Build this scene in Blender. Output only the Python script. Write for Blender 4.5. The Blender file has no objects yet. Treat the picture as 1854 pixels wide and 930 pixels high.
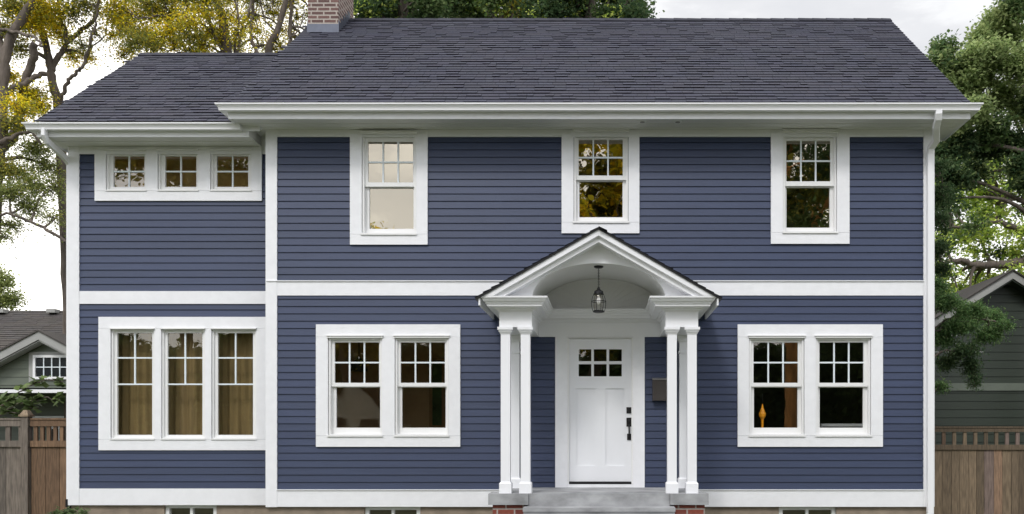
import bpy, math, random
import numpy as np
from mathutils import Vector

random.seed(7)
RNG = np.random.default_rng(11)
S = bpy.context.scene
COL = S.collection
EYE, D, F = 1.6, 12.5, 1600.0          # eye height, camera distance to the front wall, focal length (photo px)
VX, VY = 1100.0, 779.0                 # where lines square to the facade vanish in the photo


def X(px, Y=0.0): return (px - VX) * (D + Y) / F
def Z(py, Y=0.0): return EYE + (VY - py) * (D + Y) / F
def P(px, py, Y): return Vector((X(px, Y), Y, Z(py, Y)))
def M(px, Y): return px * (D + Y) / F


# ------------------------------------------------------------------ object helpers
def tag(o, label=None, cat=None, group=None, kind=None):
    if label: o['label'] = label
    if cat: o['category'] = cat
    if group: o['group'] = group
    if kind: o['kind'] = kind
    return o


def thing(name, loc, label, cat, group=None):
    o = bpy.data.objects.new(name, None)
    COL.objects.link(o)
    o.location = loc
    o.empty_display_size = 0.2
    return tag(o, label, cat, group)


def root_of(o):
    while o.parent: o = o.parent
    return o


def root_loc(o):
    return np.array(root_of(o).location) if o is not None else np.zeros(3)


def link_mesh(name, me, mat, parent=None):
    o = bpy.data.objects.new(name, me)
    COL.objects.link(o)
    if mat is not None:
        for m in (mat if isinstance(mat, (list, tuple)) else [mat]):
            me.materials.append(m)
    if parent is not None: o.parent = parent
    return o


class MB:
    def __init__(s):
        s.v, s.f, s.c, s.m, s.sm = [], [], [], [], []
        s.col = (1, 1, 1); s.mi = 0; s.smooth = False

    def vert(s, p):
        s.v.append((float(p[0]), float(p[1]), float(p[2]))); return len(s.v) - 1

    def face(s, idx):
        s.f.append(tuple(idx)); s.c.append(s.col); s.m.append(s.mi); s.sm.append(s.smooth)

    def poly(s, pts): s.face([s.vert(p) for p in pts])

    def box(s, x0, x1, y0, y1, z0, z1):
        if x0 > x1: x0, x1 = x1, x0
        if y0 > y1: y0, y1 = y1, y0
        if z0 > z1: z0, z1 = z1, z0
        i = [s.vert(p) for p in ((x0, y0, z0), (x1, y0, z0), (x1, y1, z0), (x0, y1, z0),
                                 (x0, y0, z1), (x1, y0, z1), (x1, y1, z1), (x0, y1, z1))]
        for q in ((0, 1, 5, 4), (1, 2, 6, 5), (2, 3, 7, 6), (3, 0, 4, 7), (4, 5, 6, 7), (3, 2, 1, 0)):
            s.face([i[k] for k in q])

    def frustum(s, cx, cy, z0, z1, w0, w1):
        a, b = w0 / 2, w1 / 2
        i = [s.vert(p) for p in ((cx - a, cy - a, z0), (cx + a, cy - a, z0), (cx + a, cy + a, z0), (cx - a, cy + a, z0),
                                 (cx - b, cy - b, z1), (cx + b, cy - b, z1), (cx + b, cy + b, z1), (cx - b, cy + b, z1))]
        for q in ((0, 1, 5, 4), (1, 2, 6, 5), (2, 3, 7, 6), (3, 0, 4, 7), (4, 5, 6, 7), (3, 2, 1, 0)):
            s.face([i[k] for k in q])

    def ring(s, o, i, y0, y1):           # rectangular frame in xz: outer (x0,x1,z0,z1), inner likewise
        s.box(o[0], i[0], y0, y1, o[2], o[3]); s.box(i[1], o[1], y0, y1, o[2], o[3])
        s.box(i[0], i[1], y0, y1, o[2], i[2]); s.box(i[0], i[1], y0, y1, i[3], o[3])

    def prism(s, pts, y0, y1):           # polygon in xz (counter-clockwise seen from -y) pushed from y0 to y1
        a = [s.vert((x, y0, z)) for x, z in pts]; b = [s.vert((x, y1, z)) for x, z in pts]
        n = len(pts)
        s.face(a); s.face(b[::-1])
        for k in range(n): s.face((a[k], b[k], b[(k + 1) % n], a[(k + 1) % n]))

    def sweep(s, path, prof, caps=True):  # path: xy points; prof: (outward, z) closed loop; mitred corners
        n = len(path); rings = []
        dirs = []
        for k in range(n - 1):
            dx, dy = path[k + 1][0] - path[k][0], path[k + 1][1] - path[k][1]
            L = math.hypot(dx, dy); dirs.append((dy / L, -dx / L))
        for k in range(n):
            n1 = dirs[max(k - 1, 0)]; n2 = dirs[min(k, n - 2)]
            d = 1 + n1[0] * n2[0] + n1[1] * n2[1]
            m = ((n1[0] + n2[0]) / d, (n1[1] + n2[1]) / d)
            rings.append([s.vert((path[k][0] + m[0] * o, path[k][1] + m[1] * o, z)) for o, z in prof])
        q = len(prof)
        for k in range(n - 1):
            for j in range(q):
                s.face((rings[k][j], rings[k + 1][j], rings[k + 1][(j + 1) % q], rings[k][(j + 1) % q]))
        if caps: s.face(rings[0]); s.face(rings[-1][::-1])

    def tube(s, pts, rad, n=7, caps=True):
        pts = [Vector(p) for p in pts]
        up = Vector((0.3, 0.2, 1)).normalized(); prev = None
        for k, p in enumerate(pts):
            d = (pts[min(k + 1, len(pts) - 1)] - pts[max(k - 1, 0)])
            if d.length < 1e-9: d = Vector((0, 0, 1))
            d.normalize()
            a = d.cross(up)
            if a.length < 1e-3: a = d.cross(Vector((1, 0, 0)))
            a.normalize(); b = d.cross(a); up = a.cross(d)
            r = rad[k] if hasattr(rad, '__len__') else rad
            ring = [s.vert(p + (a * math.cos(t) + b * math.sin(t)) * r) for t in [2 * math.pi * j / n for j in range(n)]]
            if prev:
                for j in range(n): s.face((prev[j], prev[(j + 1) % n], ring[(j + 1) % n], ring[j]))
            elif caps: s.face(ring[::-1])
            prev = ring
        if caps: s.face(prev)

    def lathe(s, cx, cy, prof, n=20):     # prof: (r, z)
        prev = None
        for r, z in prof:
            ring = [s.vert((cx + r * math.cos(2 * math.pi * j / n), cy + r * math.sin(2 * math.pi * j / n), z)) for j in range(n)]
            if prev:
                for j in range(n): s.face((prev[j], prev[(j + 1) % n], ring[(j + 1) % n], ring[j]))
            else: s.face(ring[::-1])
            prev = ring
        s.face(prev)

    def build(s, name, mat, parent=None, colattr=False):
        me = bpy.data.meshes.new(name)
        off = root_loc(parent)
        v = np.array(s.v) - off
        me.from_pydata(v.tolist(), [], s.f)
        me.update()
        if any(s.sm): me.polygons.foreach_set('use_smooth', s.sm)
        if any(s.m): me.polygons.foreach_set('material_index', s.m)
        if colattr:
            at = me.color_attributes.new('Col', 'FLOAT_COLOR', 'CORNER')
            arr = np.ones((len(me.loops), 4), dtype=np.float32); k = 0
            for fc, c in zip(s.f, s.c):
                arr[k:k + len(fc), :3] = c; k += len(fc)
            at.data.foreach_set('color', arr.ravel())
        return link_mesh(name, me, mat, parent)


def bx(name, mat, parent, *b):
    m = MB(); m.box(*b); return m.build(name, mat, parent)


# ------------------------------------------------------------------ materials
def nodes(name):
    m = bpy.data.materials.new(name); m.use_nodes = True
    nt = m.node_tree; b = nt.nodes['Principled BSDF']
    return m, nt, b


def ramp(nt, fac, stops):
    r = nt.nodes.new('ShaderNodeValToRGB')
    while len(r.color_ramp.elements) < len(stops): r.color_ramp.elements.new(0.5)
    for e, (p, c) in zip(r.color_ramp.elements, stops):
        e.position = p; e.color = (c[0], c[1], c[2], 1)
    nt.links.new(fac, r.inputs[0]); return r.outputs[0]


def coords(nt, scale=(1, 1, 1)):
    tc = nt.nodes.new('ShaderNodeTexCoord'); mp = nt.nodes.new('ShaderNodeMapping')
    mp.inputs['Scale'].default_value = scale
    nt.links.new(tc.outputs['Object'], mp.inputs[0]); return mp.outputs[0]


def noise(nt, vec, scale, detail=3, rough=0.55):
    n = nt.nodes.new('ShaderNodeTexNoise'); n.inputs['Scale'].default_value = scale
    n.inputs['Detail'].default_value = detail; n.inputs['Roughness'].default_value = rough
    nt.links.new(vec, n.inputs['Vector']); return n.outputs['Fac']


def bump(nt, b, h, strength, dist):
    bp = nt.nodes.new('ShaderNodeBump'); bp.inputs['Strength'].default_value = strength
    bp.inputs['Distance'].default_value = dist
    nt.links.new(h, bp.inputs['Height']); nt.links.new(bp.outputs[0], b.inputs['Normal'])


def mul(nt, a, b):
    m = nt.nodes.new('ShaderNodeMix'); m.data_type = 'RGBA'; m.blend_type = 'MULTIPLY'
    m.inputs[0].default_value = 1
    nt.links.new(a, m.inputs[6]); nt.links.new(b, m.inputs[7]); return m.outputs[2]


def mixc(nt, fac, a, b):
    m = nt.nodes.new('ShaderNodeMix'); m.data_type = 'RGBA'
    nt.links.new(fac, m.inputs[0])
    for s_, i in ((a, 6), (b, 7)):
        if isinstance(s_, tuple): m.inputs[i].default_value = (*s_, 1)
        else: nt.links.new(s_, m.inputs[i])
    return m.outputs[2]


def plain(name, c, rough=0.6, var=0.08, vs=3.0, stretch=(1, 1, 1), bs=0.0, bd=0.002, bscale=40, metal=0.0, spec=0.5, col=False):
    m, nt, b = nodes(name)
    b.inputs['Roughness'].default_value = rough; b.inputs['Metallic'].default_value = metal
    b.inputs['Specular IOR Level'].default_value = spec
    v = coords(nt, stretch)
    n = noise(nt, v, vs, 5)
    lo = tuple(x * (1 - var) for x in c); hi = tuple(min(1, x * (1 + var)) for x in c)
    out = ramp(nt, n, [(0.3, lo), (0.7, hi)])
    if col:
        a = nt.nodes.new('ShaderNodeAttribute'); a.attribute_name = 'Col'
        out = mul(nt, out, a.outputs['Color'])
    nt.links.new(out, b.inputs['Base Color'])
    if bs:
        v2 = coords(nt, stretch)
        bump(nt, b, noise(nt, v2, bscale, 4), bs, bd)
    return m


def leafmat(name, trans=0.55):
    m, nt, b = nodes(name)
    a = nt.nodes.new('ShaderNodeAttribute'); a.attribute_name = 'Col'
    nt.links.new(a.outputs['Color'], b.inputs['Base Color'])
    b.inputs['Roughness'].default_value = 0.55; b.inputs['Specular IOR Level'].default_value = 0.3
    t = nt.nodes.new('ShaderNodeBsdfTranslucent'); nt.links.new(a.outputs['Color'], t.inputs[0])
    mx = nt.nodes.new('ShaderNodeMixShader'); mx.inputs[0].default_value = trans
    nt.links.new(b.outputs[0], mx.inputs[1]); nt.links.new(t.outputs[0], mx.inputs[2])
    nt.links.new(mx.outputs[0], nt.nodes['Material Output'].inputs[0]); return m


def glassmat(name, r0, tint=(0.9, 0.92, 0.9), wav=0.15, gloss=(1, 0.93, 0.80)):
    m = bpy.data.materials.new(name); m.use_nodes = True; nt = m.node_tree; nt.nodes.clear()
    out = nt.nodes.new('ShaderNodeOutputMaterial'); mx = nt.nodes.new('ShaderNodeMixShader')
    tr = nt.nodes.new('ShaderNodeBsdfTransparent'); tr.inputs[0].default_value = (*tint, 1)
    gl = nt.nodes.new('ShaderNodeBsdfGlossy'); gl.inputs['Roughness'].default_value = 0.0
    gl.inputs[0].default_value = (*gloss, 1)
    lw = nt.nodes.new('ShaderNodeLayerWeight'); lw.inputs[0].default_value = 0.5
    pw = nt.nodes.new('ShaderNodeMath'); pw.operation = 'POWER'; pw.inputs[1].default_value = 5
    nt.links.new(lw.outputs['Facing'], pw.inputs[0])
    ma = nt.nodes.new('ShaderNodeMath'); ma.operation = 'MULTIPLY_ADD'; ma.inputs[1].default_value = 1 - r0
    ma.inputs[2].default_value = r0; nt.links.new(pw.outputs[0], ma.inputs[0])
    nt.links.new(ma.outputs[0], mx.inputs[0])
    tc = nt.nodes.new('ShaderNodeTexCoord')
    n = noise(nt, tc.outputs['Object'], 5.0, 1)
    bp = nt.nodes.new('ShaderNodeBump'); bp.inputs['Strength'].default_value = wav; bp.inputs['Distance'].default_value = 0.004
    nt.links.new(n, bp.inputs['Height']); nt.links.new(bp.outputs[0], gl.inputs['Normal'])
    nt.links.new(tr.outputs[0], mx.inputs[1]); nt.links.new(gl.outputs[0], mx.inputs[2])
    nt.links.new(mx.outputs[0], out.inputs[0]); return m


def brickmat(name, c1, c2, mortar, row=0.067, w=0.215, ms=0.011):
    m, nt, b = nodes(name)
    tc = nt.nodes.new('ShaderNodeTexCoord'); sp = nt.nodes.new('ShaderNodeSeparateXYZ')
    nt.links.new(tc.outputs['Object'], sp.inputs[0])
    ad = nt.nodes.new('ShaderNodeMath'); ad.operation = 'ADD'
    nt.links.new(sp.outputs[0], ad.inputs[0]); nt.links.new(sp.outputs[1], ad.inputs[1])
    cb = nt.nodes.new('ShaderNodeCombineXYZ'); nt.links.new(ad.outputs[0], cb.inputs[0]); nt.links.new(sp.outputs[2], cb.inputs[1])
    br = nt.nodes.new('ShaderNodeTexBrick'); nt.links.new(cb.outputs[0], br.inputs['Vector'])
    br.inputs['Scale'].default_value = 1; br.inputs['Brick Width'].default_value = w
    br.inputs['Row Height'].default_value = row; br.inputs['Mortar Size'].default_value = ms
    br.inputs['Mortar Smooth'].default_value = 0.2; br.inputs['Bias'].default_value = 0
    for i, c in ((1, c1), (2, c2), (3, mortar)): br.inputs[i].default_value = (*c, 1)
    n = noise(nt, tc.outputs['Object'], 30, 5)
    nt.links.new(mul(nt, br.outputs['Color'], ramp(nt, n, [(0.3, (0.72, 0.7, 0.7)), (0.7, (1, 1, 1))])), b.inputs['Base Color'])
    b.inputs['Roughness'].default_value = 0.9
    inv = nt.nodes.new('ShaderNodeMath'); inv.operation = 'SUBTRACT'; inv.inputs[0].default_value = 1
    nt.links.new(br.outputs['Fac'], inv.inputs[1]); bump(nt, b, inv.outputs[0], 0.8, 0.008)
    return m


WHITE = (0.80, 0.805, 0.82)
m_trim = plain('white_trim_paint', WHITE, 0.5, 0.015, 2.5, bs=0.08, bd=0.001, bscale=60)
m_rough = plain('rough_sawn_white_paint', WHITE, 0.6, 0.03, 9, (1, 1, 1), bs=0.35, bd=0.004, bscale=55)
m_vinyl = plain('window_white', (0.80, 0.80, 0.79), 0.4, 0.02)
m_munt = plain('muntin_white', (0.74, 0.80, 0.82), 0.45, 0.02)
m_metalw = plain('white_aluminium', (0.82, 0.82, 0.83), 0.35, 0.01, 1.2, (0.3, 1, 1))
m_soffit = plain('soffit_white', (0.76, 0.76, 0.75), 0.6, 0.03)
m_black = plain('black_metal', (0.012, 0.012, 0.013), 0.4, 0.1, metal=0.3)
m_flash = plain('grey_blue_flashing', (0.10, 0.11, 0.14), 0.45, 0.15, 6, metal=0.5)
m_found = plain('tan_foundation', (0.26, 0.21, 0.16), 0.9, 0.22, 5, bs=0.5, bd=0.006, bscale=30)
m_conc = plain('concrete_steps', (0.30, 0.305, 0.31), 0.85, 0.34, 3.2, (1, 1, 1.6), bs=0.3, bd=0.003, bscale=50)
m_glass = glassmat('window_glass', 0.34, gloss=(1, 0.90, 0.70))  # warm gloss: cream sky glow put into the reflection colour
m_glass_low = glassmat('window_glass_clear', 0.13, wav=0.08)
m_glass_wing = glassmat('wing_window_glass', 0.2)
m_glass_clear = glassmat('lantern_glass', 0.08, (0.95, 0.95, 0.95), 0)
m_room = plain('room_wall_tan', (0.58, 0.42, 0.24), 0.8, 0.15, 1.5)
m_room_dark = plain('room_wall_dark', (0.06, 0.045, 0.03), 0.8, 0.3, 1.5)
m_warm = plain('room_wall_warm_lit', (0.85, 0.50, 0.18), 0.8, 0.3, 2.0)  # warm indoor light put into the wall colour, no lamp inside
m_curt = plain('curtain_olive_gold', (0.25, 0.17, 0.068), 0.8, 0.22, 3, (5, 1, 0.4))
m_bark = plain('bark_grey_brown', (0.12, 0.098, 0.08), 0.95, 0.4, 8, (1, 1, 0.25), bs=1.0, bd=0.03, bscale=14)
m_bark2 = plain('bark_orange_lit', (0.50, 0.25, 0.09), 0.95, 0.45, 8, (1, 1, 0.2), bs=1.0, bd=0.05, bscale=12)  # low orange sunlight on the trunk put into the bark colour
m_leaf = leafmat('leaf')
m_brick_ch = brickmat('chimney_brick', (0.19, 0.105, 0.09), (0.12, 0.07, 0.062), (0.44, 0.39, 0.34), 0.067, 0.21, 0.013)
m_brick_rd = brickmat('red_brick', (0.27, 0.07, 0.045), (0.17, 0.045, 0.035), (0.45, 0.40, 0.36), 0.075, 0.22, 0.011)
m_mailbox = plain('bronze_mailbox', (0.085, 0.075, 0.07), 0.35, 0.1, metal=0.6)
m_tailnb = plain('grey_trim', (0.33, 0.33, 0.31), 0.7, 0.06)


def siding_mat(name, c):
    m, nt, b = nodes(name)
    a = nt.nodes.new('ShaderNodeAttribute'); a.attribute_name = 'Col'
    v = coords(nt, (0.5, 0.5, 9)); n = noise(nt, v, 3.0, 5)
    v3 = coords(nt); n3 = noise(nt, v3, 0.7, 3)
    c1 = ramp(nt, n, [(0.3, tuple(x * 0.90 for x in c)), (0.7, tuple(x * 1.08 for x in c))])
    c2 = ramp(nt, n3, [(0.3, (0.93, 0.93, 0.95)), (0.7, (1.0, 1.0, 0.99))])
    nt.links.new(mul(nt, mul(nt, c1, c2), a.outputs['Color']), b.inputs['Base Color'])
    b.inputs['Roughness'].default_value = 0.5; b.inputs['Specular IOR Level'].default_value = 0.45
    v2 = coords(nt, (1.2, 1.2, 30)); bump(nt, b, noise(nt, v2, 8, 4), 0.25, 0.0015)
    return m


m_side = siding_mat('navy_siding', (0.0345, 0.049, 0.1))
m_nbg = siding_mat('sage_siding', (0.13, 0.15, 0.11))
m_nbd = siding_mat('dark_green_siding', (0.021, 0.031, 0.018))


def shingle_mat(name, c):
    m, nt, b = nodes(name)
    a = nt.nodes.new('ShaderNodeAttribute'); a.attribute_name = 'Col'
    v = coords(nt); n = noise(nt, v, 90, 3); n2 = noise(nt, v, 0.8, 3)
    c1 = ramp(nt, n, [(0.25, tuple(x * 0.6 for x in c)), (0.75, tuple(x * 1.4 for x in c))])
    c2 = ramp(nt, n2, [(0.3, (0.9, 0.9, 0.93)), (0.7, (1.06, 1.04, 1.02))])
    nt.links.new(mul(nt, mul(nt, c1, c2), a.outputs['Color']), b.inputs['Base Color'])
    b.inputs['Roughness'].default_value = 0.9; b.inputs['Specular IOR Level'].default_value = 0.25
    bump(nt, b, n, 0.5, 0.003)
    return m


m_shing = shingle_mat('charcoal_shingles', (0.058, 0.060, 0.079))
m_shing_nb = shingle_mat('brown_grey_shingles', (0.085, 0.078, 0.072))
m_wood = plain('weathered_wood', (0.24, 0.19, 0.14), 0.85, 0.38, 3.0, (16, 16, 1.6), bs=0.5, bd=0.004, bscale=18, col=True)


# ------------------------------------------------------------------ siding and shingles
REV = 0.1035


def yoff(z, a): # lap profile
    t = (z - a) / REV
    return 0.020 - 0.013 * min(t, 0.93) / 0.93 if t < 0.93 else 0.0


def clip_x(x0, x1, holes):
    segs = [(x0, x1)]
    for h0, h1 in holes:
        ns = []
        for a, b in segs:
            if h1 <= a or h0 >= b: ns.append((a, b)); continue
            if h0 > a: ns.append((a, h0))
            if h1 < b: ns.append((h1, b))
        segs = ns
    return segs


def siding(mb, x0, x1, z0, z1, Y, holes=(), anchor=None, rev=None, side=None, clipf=None):
    """clapboards facing -y at plane Y; side=(+1|-1, Xplane) maps the run onto a wall facing +x / -x"""
    rev = rev or REV
    anchor = z0 if anchor is None else anchor
    k = math.floor((z0 - anchor) / rev + 1e-6)

    def pt(u, o, z):
        if side is None: return (u, Y - o, z)
        return (side[1] + side[0] * o, u, z)

    flip = side is not None and side[0] < 0
    while True:
        a = anchor + k * rev
        if a >= z1 - 1e-6: break
        b = a + rev
        g = random.uniform(0.90, 1.07); mb.col = (g, g, g * random.uniform(0.98, 1.02))
        joint = random.uniform(x0, x1) if random.random() < 0.0 else None
        cuts = sorted(set([max(a, z0), min(b, z1), min(a + rev * 0.96, z1)] + [h[i] for h in holes for i in (2, 3) if max(a, z0) < h[i] < min(b, z1)]))
        for c0, c1 in zip(cuts[:-1], cuts[1:]):
            if c1 - c0 < 1e-5: continue
            mid = (c0 + c1) / 2
            o0 = 0.023 - 0.014 * (c0 - a) / rev
            o1 = 0.023 - 0.014 * (c1 - a) / rev
            if mid > a + rev * 0.96: o0 = o1 = 0.002
            xs = clip_x(x0, x1, [(h[0], h[1]) for h in holes if h[2] < mid < h[3]])
            if not clipf and side is None and c1 - c0 > rev * 0.5:
                ns = []
                for u0, u1 in xs:
                    if joint is not None and u0 + .3 < joint < u1 - .3: ns += [(u0, joint - 0.0016), (joint + 0.0016, u1)]
                    else: ns.append((u0, u1))
                xs = ns
            for u0, u1 in xs:
                if clipf:
                    l0, l1 = clipf(c0), clipf(c1)
                    q = [pt(max(u0, l0[0]), o0, c0), pt(min(u1, l0[1]), o0, c0), pt(min(u1, l1[1]), o1, c1), pt(max(u0, l1[0]), o1, c1)]
                    if l1[1] - l1[0] < 0.02: continue
                else:
                    q = [pt(u0, o0, c0), pt(u1, o0, c0), pt(u1, o1, c1), pt(u0, o1, c1)]
                mb.poly(q[::-1] if flip else q)
                if abs(c0 - a) < 1e-5 and not clipf:
                    mb.poly([pt(u0, 0, c0), pt(u1, 0, c0), pt(u1, o0, c0), pt(u0, o0, c0)])
        k += 1
    mb.col = (1, 1, 1)


def shingles(mb, O, L, SL, slope, e=0.13, ystep=1, seed=1, xdir=(1, 0, 0), up=None, wmin=0.09, wmax=0.26):
    r = random.Random(seed)
    U = Vector(xdir)
    V = Vector((0, ystep * math.cos(slope), math.sin(slope))) if up is None else Vector(up).normalized()
    N = U.cross(V).normalized()
    if N.z < 0: N = -N
    O = Vector(O)
    mb.col = (0.4, 0.4, 0.4)
    mb.poly([O, O + U * L, O + U * L + V * SL, O + V * SL])
    nrow = math.ceil(SL / e)
    e = SL / nrow
    for k in range(nrow):
        v0 = k * e; u = -r.uniform(0, 0.2)
        while u < L:
            w = r.uniform(wmin, wmax); u1 = min(u + w, L); ua = max(u, 0)
            thick = r.random() < 0.34
            th = 0.019 if thick else 0.0125
            g = r.uniform(0.96, 1.10) if thick else r.uniform(0.85, 1.0)
            c = (g * r.uniform(0.97, 1.03), g, g * r.uniform(0.97, 1.05))
            v1 = min(v0 + e, SL)
            gap = 0.0018
            p = [O + U * (ua + gap) + V * v0 + N * th, O + U * (u1 - gap) + V * v0 + N * th,
                 O + U * (u1 - gap) + V * v1 + N * 0.003, O + U * (ua + gap) + V * v1 + N * 0.003]
            i = [mb.vert(q) for q in p]
            b0 = mb.vert(O + U * (ua + gap) + V * v0); b1 = mb.vert(O + U * (u1 - gap) + V * v0)
            mb.col = c; mb.face(i)
            mb.col = (0.08, 0.08, 0.1); mb.face((b0, b1, i[1], i[0]))  # black cut edge; the course shadow line is put into this colour too
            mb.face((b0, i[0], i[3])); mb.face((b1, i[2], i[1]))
            u = u1 if u1 < L else L + 1
    mb.col = (1, 1, 1)


# ================================================================== SETTING: ground, street, path
G = 0.0
m_grass = plain('lawn_ground', (0.10, 0.115, 0.055), 0.95, 0.45, 1.5, bs=1.0, bd=0.05, bscale=30)
m_asph = plain('asphalt', (0.05, 0.05, 0.052), 0.9, 0.2, 4, bs=0.4, bd=0.01, bscale=80)
m_pave = plain('pavement_concrete', (0.34, 0.33, 0.31), 0.9, 0.12, 2, bs=0.3, bd=0.004, bscale=60)
g = MB(); n_ = 24
for i in range(n_):
    for j in range(n_):
        x0, x1 = -240 + i * 20, -220 + i * 20; y0, y1 = -240 + j * 20, -220 + j * 20
        g.poly([(x0, y0, G), (x1, y0, G), (x1, y1, G), (x0, y1, G)])
tag(g.build('ground', m_grass), kind='structure')
tag(bx('path', m_pave, None, -0.95, 0.75, -13.5, -2.35, G - 0.05, G + 0.012), kind='structure')
tag(bx('pavement', m_pave, None, -80, 80, -15.0, -13.5, G - 0.05, G + 0.016), kind='structure')
g = MB(); g.poly([(-80, -26, 0.004), (80, -26, 0.004), (80, -18.5, 0.004), (-80, -18.5, 0.004)])
tag(g.build('road', m_asph), kind='structure')
g = MB(); g.box(-80, 80, -18.5, -18.35, -0.1, 0.13); g.box(-80, 80, -26.15, -26.0, -0.1, 0.13)
tag(g.build('kerb', m_pave), kind='structure')

# ================================================================== THE HOUSE
XL, XR = X(484), X(1689)                      # main block corners
WY = 0.3                                      # wing front plane
WXL = X(127, WY)                              # wing left corner
house = thing('house', (0, 0, 0), 'navy blue two-storey clapboard house with white trim, charcoal shingle roof and small columned gabled porch', 'house')

Zbase = Z(917); Zsid0 = Z(885.5); Zband0, Zband1 = Z(535.2), Z(509.8)
Zfr = Z(248.5); Zsof = Z(236)
wZbase = Z(914, WY); wZsid0 = Z(884, WY); wZband0, wZband1 = Z(550.3, WY), Z(527.3, WY)
wZfr = Z(279.7, WY); wZsof = Z(266, WY)

RIDGE = (2.83, 8.72); EAVE = (-0.55, 6.03)
WRIDGE = (2.57, 8.01); WEAVE = (-0.23, 5.885)
BACKY = 2 * RIDGE[0]; WBACKY = 2 * WRIDGE[0] - WY


def R(a, b, c, d, Y=0.0): return (X(a, Y), X(b, Y), Z(d, Y), Z(c, Y))   # px x0,x1,ytop,ybottom -> x0,x1,z0,z1


holes_main, holes_wing = [], []
CT = 0.040          # casing thickness proud of the wall plane


def pane(parent, r, y, mat):
    m = MB(); m.poly([(r[0], y, r[2]), (r[1], y, r[2]), (r[1], y, r[3]), (r[0], y, r[3])])
    return m.build('pane', mat, parent)


def double_hung(Y, frame, gu, gl, holes, label=None, head=True, glass=m_glass, cols=3):
    """frame, upper glass, lower glass: (x0,x1,z0,z1)"""
    fb = 0.022
    m = MB()
    jam = (frame[0] + 0.030, frame[1] - 0.030, frame[2] + 0.022, frame[3] - 0.035)
    m.ring(tuple(v + d_ for v, d_ in zip(frame, (.004, -.004, .0, -.004))), jam, Y - 0.020, Y + 0.13)
    w = m.build('window', m_vinyl, house)
    if label: w['label'] = label
    hc = MB(); pj = 0.55 if glass is m_glass_low else 1.0
    hc.box(frame[0] - 0.012, frame[1] + 0.012, Y - CT - 0.030 * pj, Y - CT - 0.001, frame[3] - 0.012, frame[3] + 0.010)
    hc.box(frame[0] - 0.020, frame[1] + 0.020, Y - CT - 0.050 * pj, Y - CT - 0.001, frame[3] + 0.012, frame[3] + 0.024)
    if head: hc.build('drip_cap', m_vinyl, w)
    s = MB(); s.box(frame[0] - 0.012, frame[1] + 0.012, Y - CT - 0.018, Y - CT - 0.003, frame[2] - 0.014, frame[2] + 0.012)
    s.build('sill', m_vinyl, w)
    zmid = (gu[2] + gl[3]) / 2
    a = MB(); a.ring((jam[0], jam[1], gl[3] + 0.012, jam[3]), gu, Y + 0.012, Y + 0.045); a.build('sash', m_vinyl, w)
    a = MB(); a.ring((jam[0], jam[1], jam[2], gu[2] - 0.012), gl, Y + 0.050, Y + 0.085); a.build('sash', m_vinyl, w)
    mu = MB(); t = 0.0105
    for k in range(1, cols):
        x = gu[0] + (gu[1] - gu[0]) * k / cols
        mu.box(x - t, x + t, Y + 0.014, Y + 0.034, gu[2], gu[3])
    zc = (gu[2] + gu[3]) / 2
    mu.box(gu[0], gu[1], Y + 0.012, Y + 0.032, zc - t, zc + t)
    mu.build('muntin', m_munt, w)
    pane(w, gu, Y + 0.028, glass); pane(w, gl, Y + 0.068, glass)
    holes.append((frame[0] - 0.004, frame[1] + 0.004, frame[2] - 0.002, frame[3] + 0.004))
    return w


def casement(Y, frame, gl, holes, hz, vtop, cols=2, glass=m_glass):
    m = MB(); jam = (frame[0] + 0.025, frame[1] - 0.025, frame[2] + 0.025, frame[3] - 0.028)
    m.ring(tuple(v + d_ for v, d_ in zip(frame, (.004, -.004, .0, -.004))), jam, Y - 0.020, Y + 0.13)
    w = m.build('window', m_vinyl, house)
    hc = MB(); hc.box(frame[0] - 0.008, frame[1] + 0.008, Y - CT - 0.028, Y - CT - 0.001, frame[3] - 0.010, frame[3] + 0.008)
    hc.build('drip_cap', m_vinyl, w)
    s = MB(); s.box(frame[0] - 0.008, frame[1] + 0.008, Y - CT - 0.014, Y - CT - 0.003, frame[2] - 0.008, frame[2] + 0.010)
    s.build('sill', m_vinyl, w)
    a = MB(); a.ring(jam, gl, Y + 0.008, Y + 0.045); a.build('sash', m_vinyl, w)
    mu = MB(); t = 0.0105; xc = (gl[0] + gl[1]) / 2
    mu.box(xc - t, xc + t, Y + 0.012, Y + 0.032, vtop, gl[3])
    for z in hz: mu.box(gl[0], gl[1], Y + 0.010, Y + 0.030, z - t, z + t)
    mu.build('muntin', m_munt, w)
    pane(w, gl, Y + 0.025, glass)
    holes.append((frame[0] - 0.004, frame[1] + 0.004, frame[2] - 0.002, frame[3] + 0.004))
    return w


def casing(Y, outer, frames):
    """flat boards round a row of windows"""
    m = MB(); y0, y1 = Y - CT, Y
    x0, x1, z0, z1 = outer
    fz0 = min(f[2] for f in frames); fz1 = max(f[3] for f in frames)
    e = 0.0022
    m.box(x0, x1, y0, y1, z0, fz0 - e)
    if z1 > fz1 + e: m.box(x0, x1, y0, y1, fz1 + e, z1)
    xs = [x0] + [v for f in frames for v in (f[0], f[1])] + [x1]
    for k in range(0, len(xs), 2):
        m.box(xs[k] + (0 if k == 0 else e), xs[k + 1] - (0 if k == len(xs) - 2 else e), y0 - 0.0015, y1, fz0, fz1)
    return m.build('window_casing', m_rough, house)


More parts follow.
